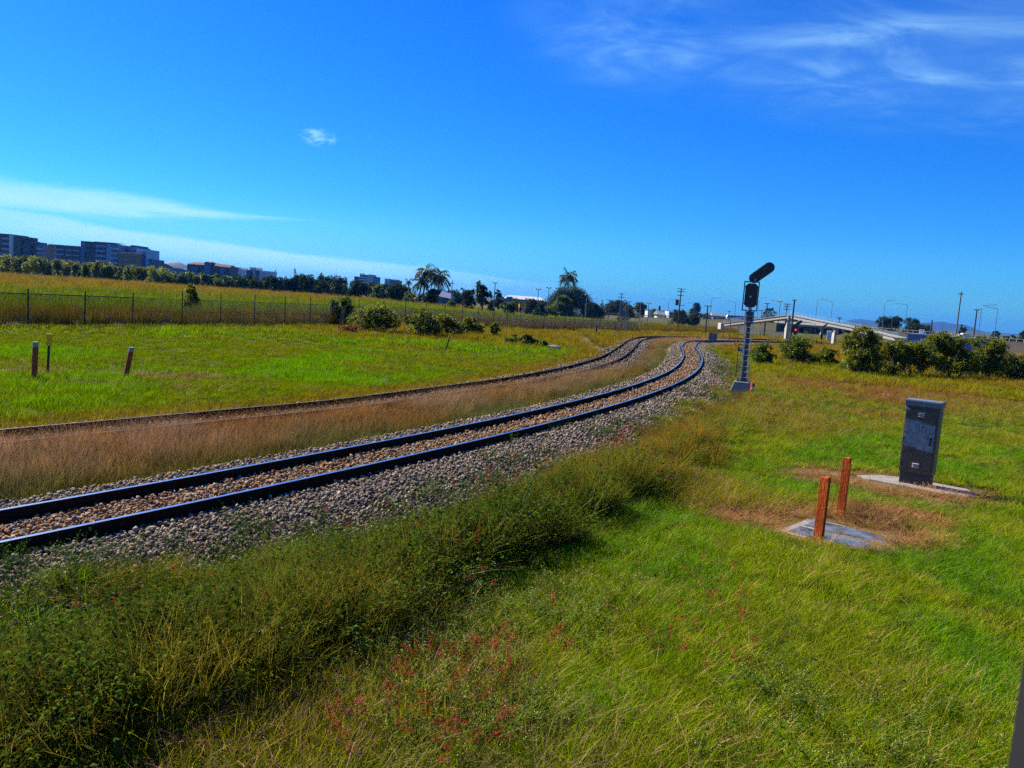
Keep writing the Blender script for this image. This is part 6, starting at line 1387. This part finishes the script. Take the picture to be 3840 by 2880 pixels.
X, Y = sector(5, 9.5, 46); w = fnoise(X, Y, 1.1, 141); az_ = np.degrees(np.arctan2(X, Y)); k = (rng.random(len(X)) < sstep(.40, .62, w)*np.clip(1-sstep(6, 14, np.abs(az_+3))+.45*sstep(12, 22, az_)*(1-sstep(6.8, 7.6, np.hypot(X, Y))), 0, 1)) & free(X, Y) & (offset(T1, N1, X, Y) > strip_w(Y)-.2)
X, Y = X[k], Y[k]; put('flower', 'flowers', X, Y, gz(X, Y), .8+.5*rng.random(len(X)), col(len(X), 1.2, 1.25, .9)*(.8+.4*rng.random((len(X), 1))), .2)
LAB = {('grass', 'meadow'): ('meadow_grass', 'bright green uncut grass on the near right', 'grass'), ('grass', 'coarse'): ('meadow_grass', 'olive and brown grass on the far right beyond the cabinet', 'grass'),
       ('grass', 'lawn'): ('mown_grass', 'bright green mown grass left of the siding', 'grass'), ('grass', 'coarse_lawn'): ('mown_grass', 'brownish mown grass at the foot of the wire fence', 'grass'),
       ('dry_straw', 'straw'): ('dry_straw', 'dead straw lying round the pit, the cabinet and the left posts', 'straw'), ('tall_grass', 'dry'): ('dry_grass', 'tall brown grass between the tracks and on the bank', 'grass'),
       ('weeds', 'weed'): ('weeds', 'dark green leafy weeds along the ballast edge', 'weeds'), ('tall_grass', 'field'): ('field_grass', 'tall yellow grass in the field behind the wire fence', 'grass'),
       ('seed_heads', 'red'): ('seed_heads', 'red feathery seed heads in the grass', 'seed heads'), ('flowers', 'flower'): ('flowers', 'tiny pale flowers in the nearest grass', 'flowers')}
for (cls, key), ls in POOL.items():
    P, ro, sc_, ti = (np.concatenate([l[i] for l in ls]) for i in range(4)); nm, lb, ct = LAB[(cls, key)]
    scatter(nm, key, P, ro, sc_, ti, lb, ct)
# ballast stones
Ps = []; Ss = []; Ts = []
for d0, d1, dens, sz in ((5.5, 11, 560, .052), (11, 17, 420, .056), (17, 27, 200, .068), (27, 45, 85, .085), (45, 90, 30, .11)):
    X, Y = sector(d0, d1, dens); o1 = offset(T1, N1, X, Y); o2 = offset(T2, N2, X, Y)
    for o, prof, lo, hi, which in ((o1, BED1, -1.9, 2.85, 1), (o2, BED2, -1.7, 1.9, 2)):
        k = (o > lo) & (o < hi) & (np.abs(np.abs(o)-.5685) > .085)
        if which == 2: k &= rng.random(len(X)) < .75
        x, y, oo = X[k], Y[k], o[k]; n = len(x); s = sz*(.45+.55*rng.random(n)+.75*rng.random(n)**3)
        Ps.append(np.stack([x, y, bedz(oo, prof)+drop(x, y)+s*.12+.03*rng.random(n)], 1)); Ss.append(np.stack([s, s, s], 1)*(.8+.4*rng.random((n, 3))))
        pal = np.array([(.27, .205, .14), (.34, .26, .17), (.17, .13, .095), (.38, .28, .16), (.22, .18, .135), (.11, .085, .065)])[rng.integers(0, 6, n)]
        oran = (rng.random(n) < (.55 if which == 1 else .1)*(1-sstep(.25, .95, np.abs(oo+.15)))+.04); pal[oran] = np.array([(.36, .17, .055), (.30, .13, .04), (.38, .22, .09)])[rng.integers(0, 3, oran.sum())]
        if which == 2: pal *= .85
        Ts.append(pal*(.55+.6*rng.random((n, 1))))
Ps, Ss, Ts = map(np.concatenate, (Ps, Ss, Ts))
scatter('ballast_stones', 'stone', Ps, rng.uniform(0, 2*PI, (len(Ps), 3)), Ss, Ts, 'broken grey and orange stones of the track ballast', 'stones')
print('instances', {k: sum(len(l[0]) for l in v) for k, v in POOL.items()}, len(Ps))
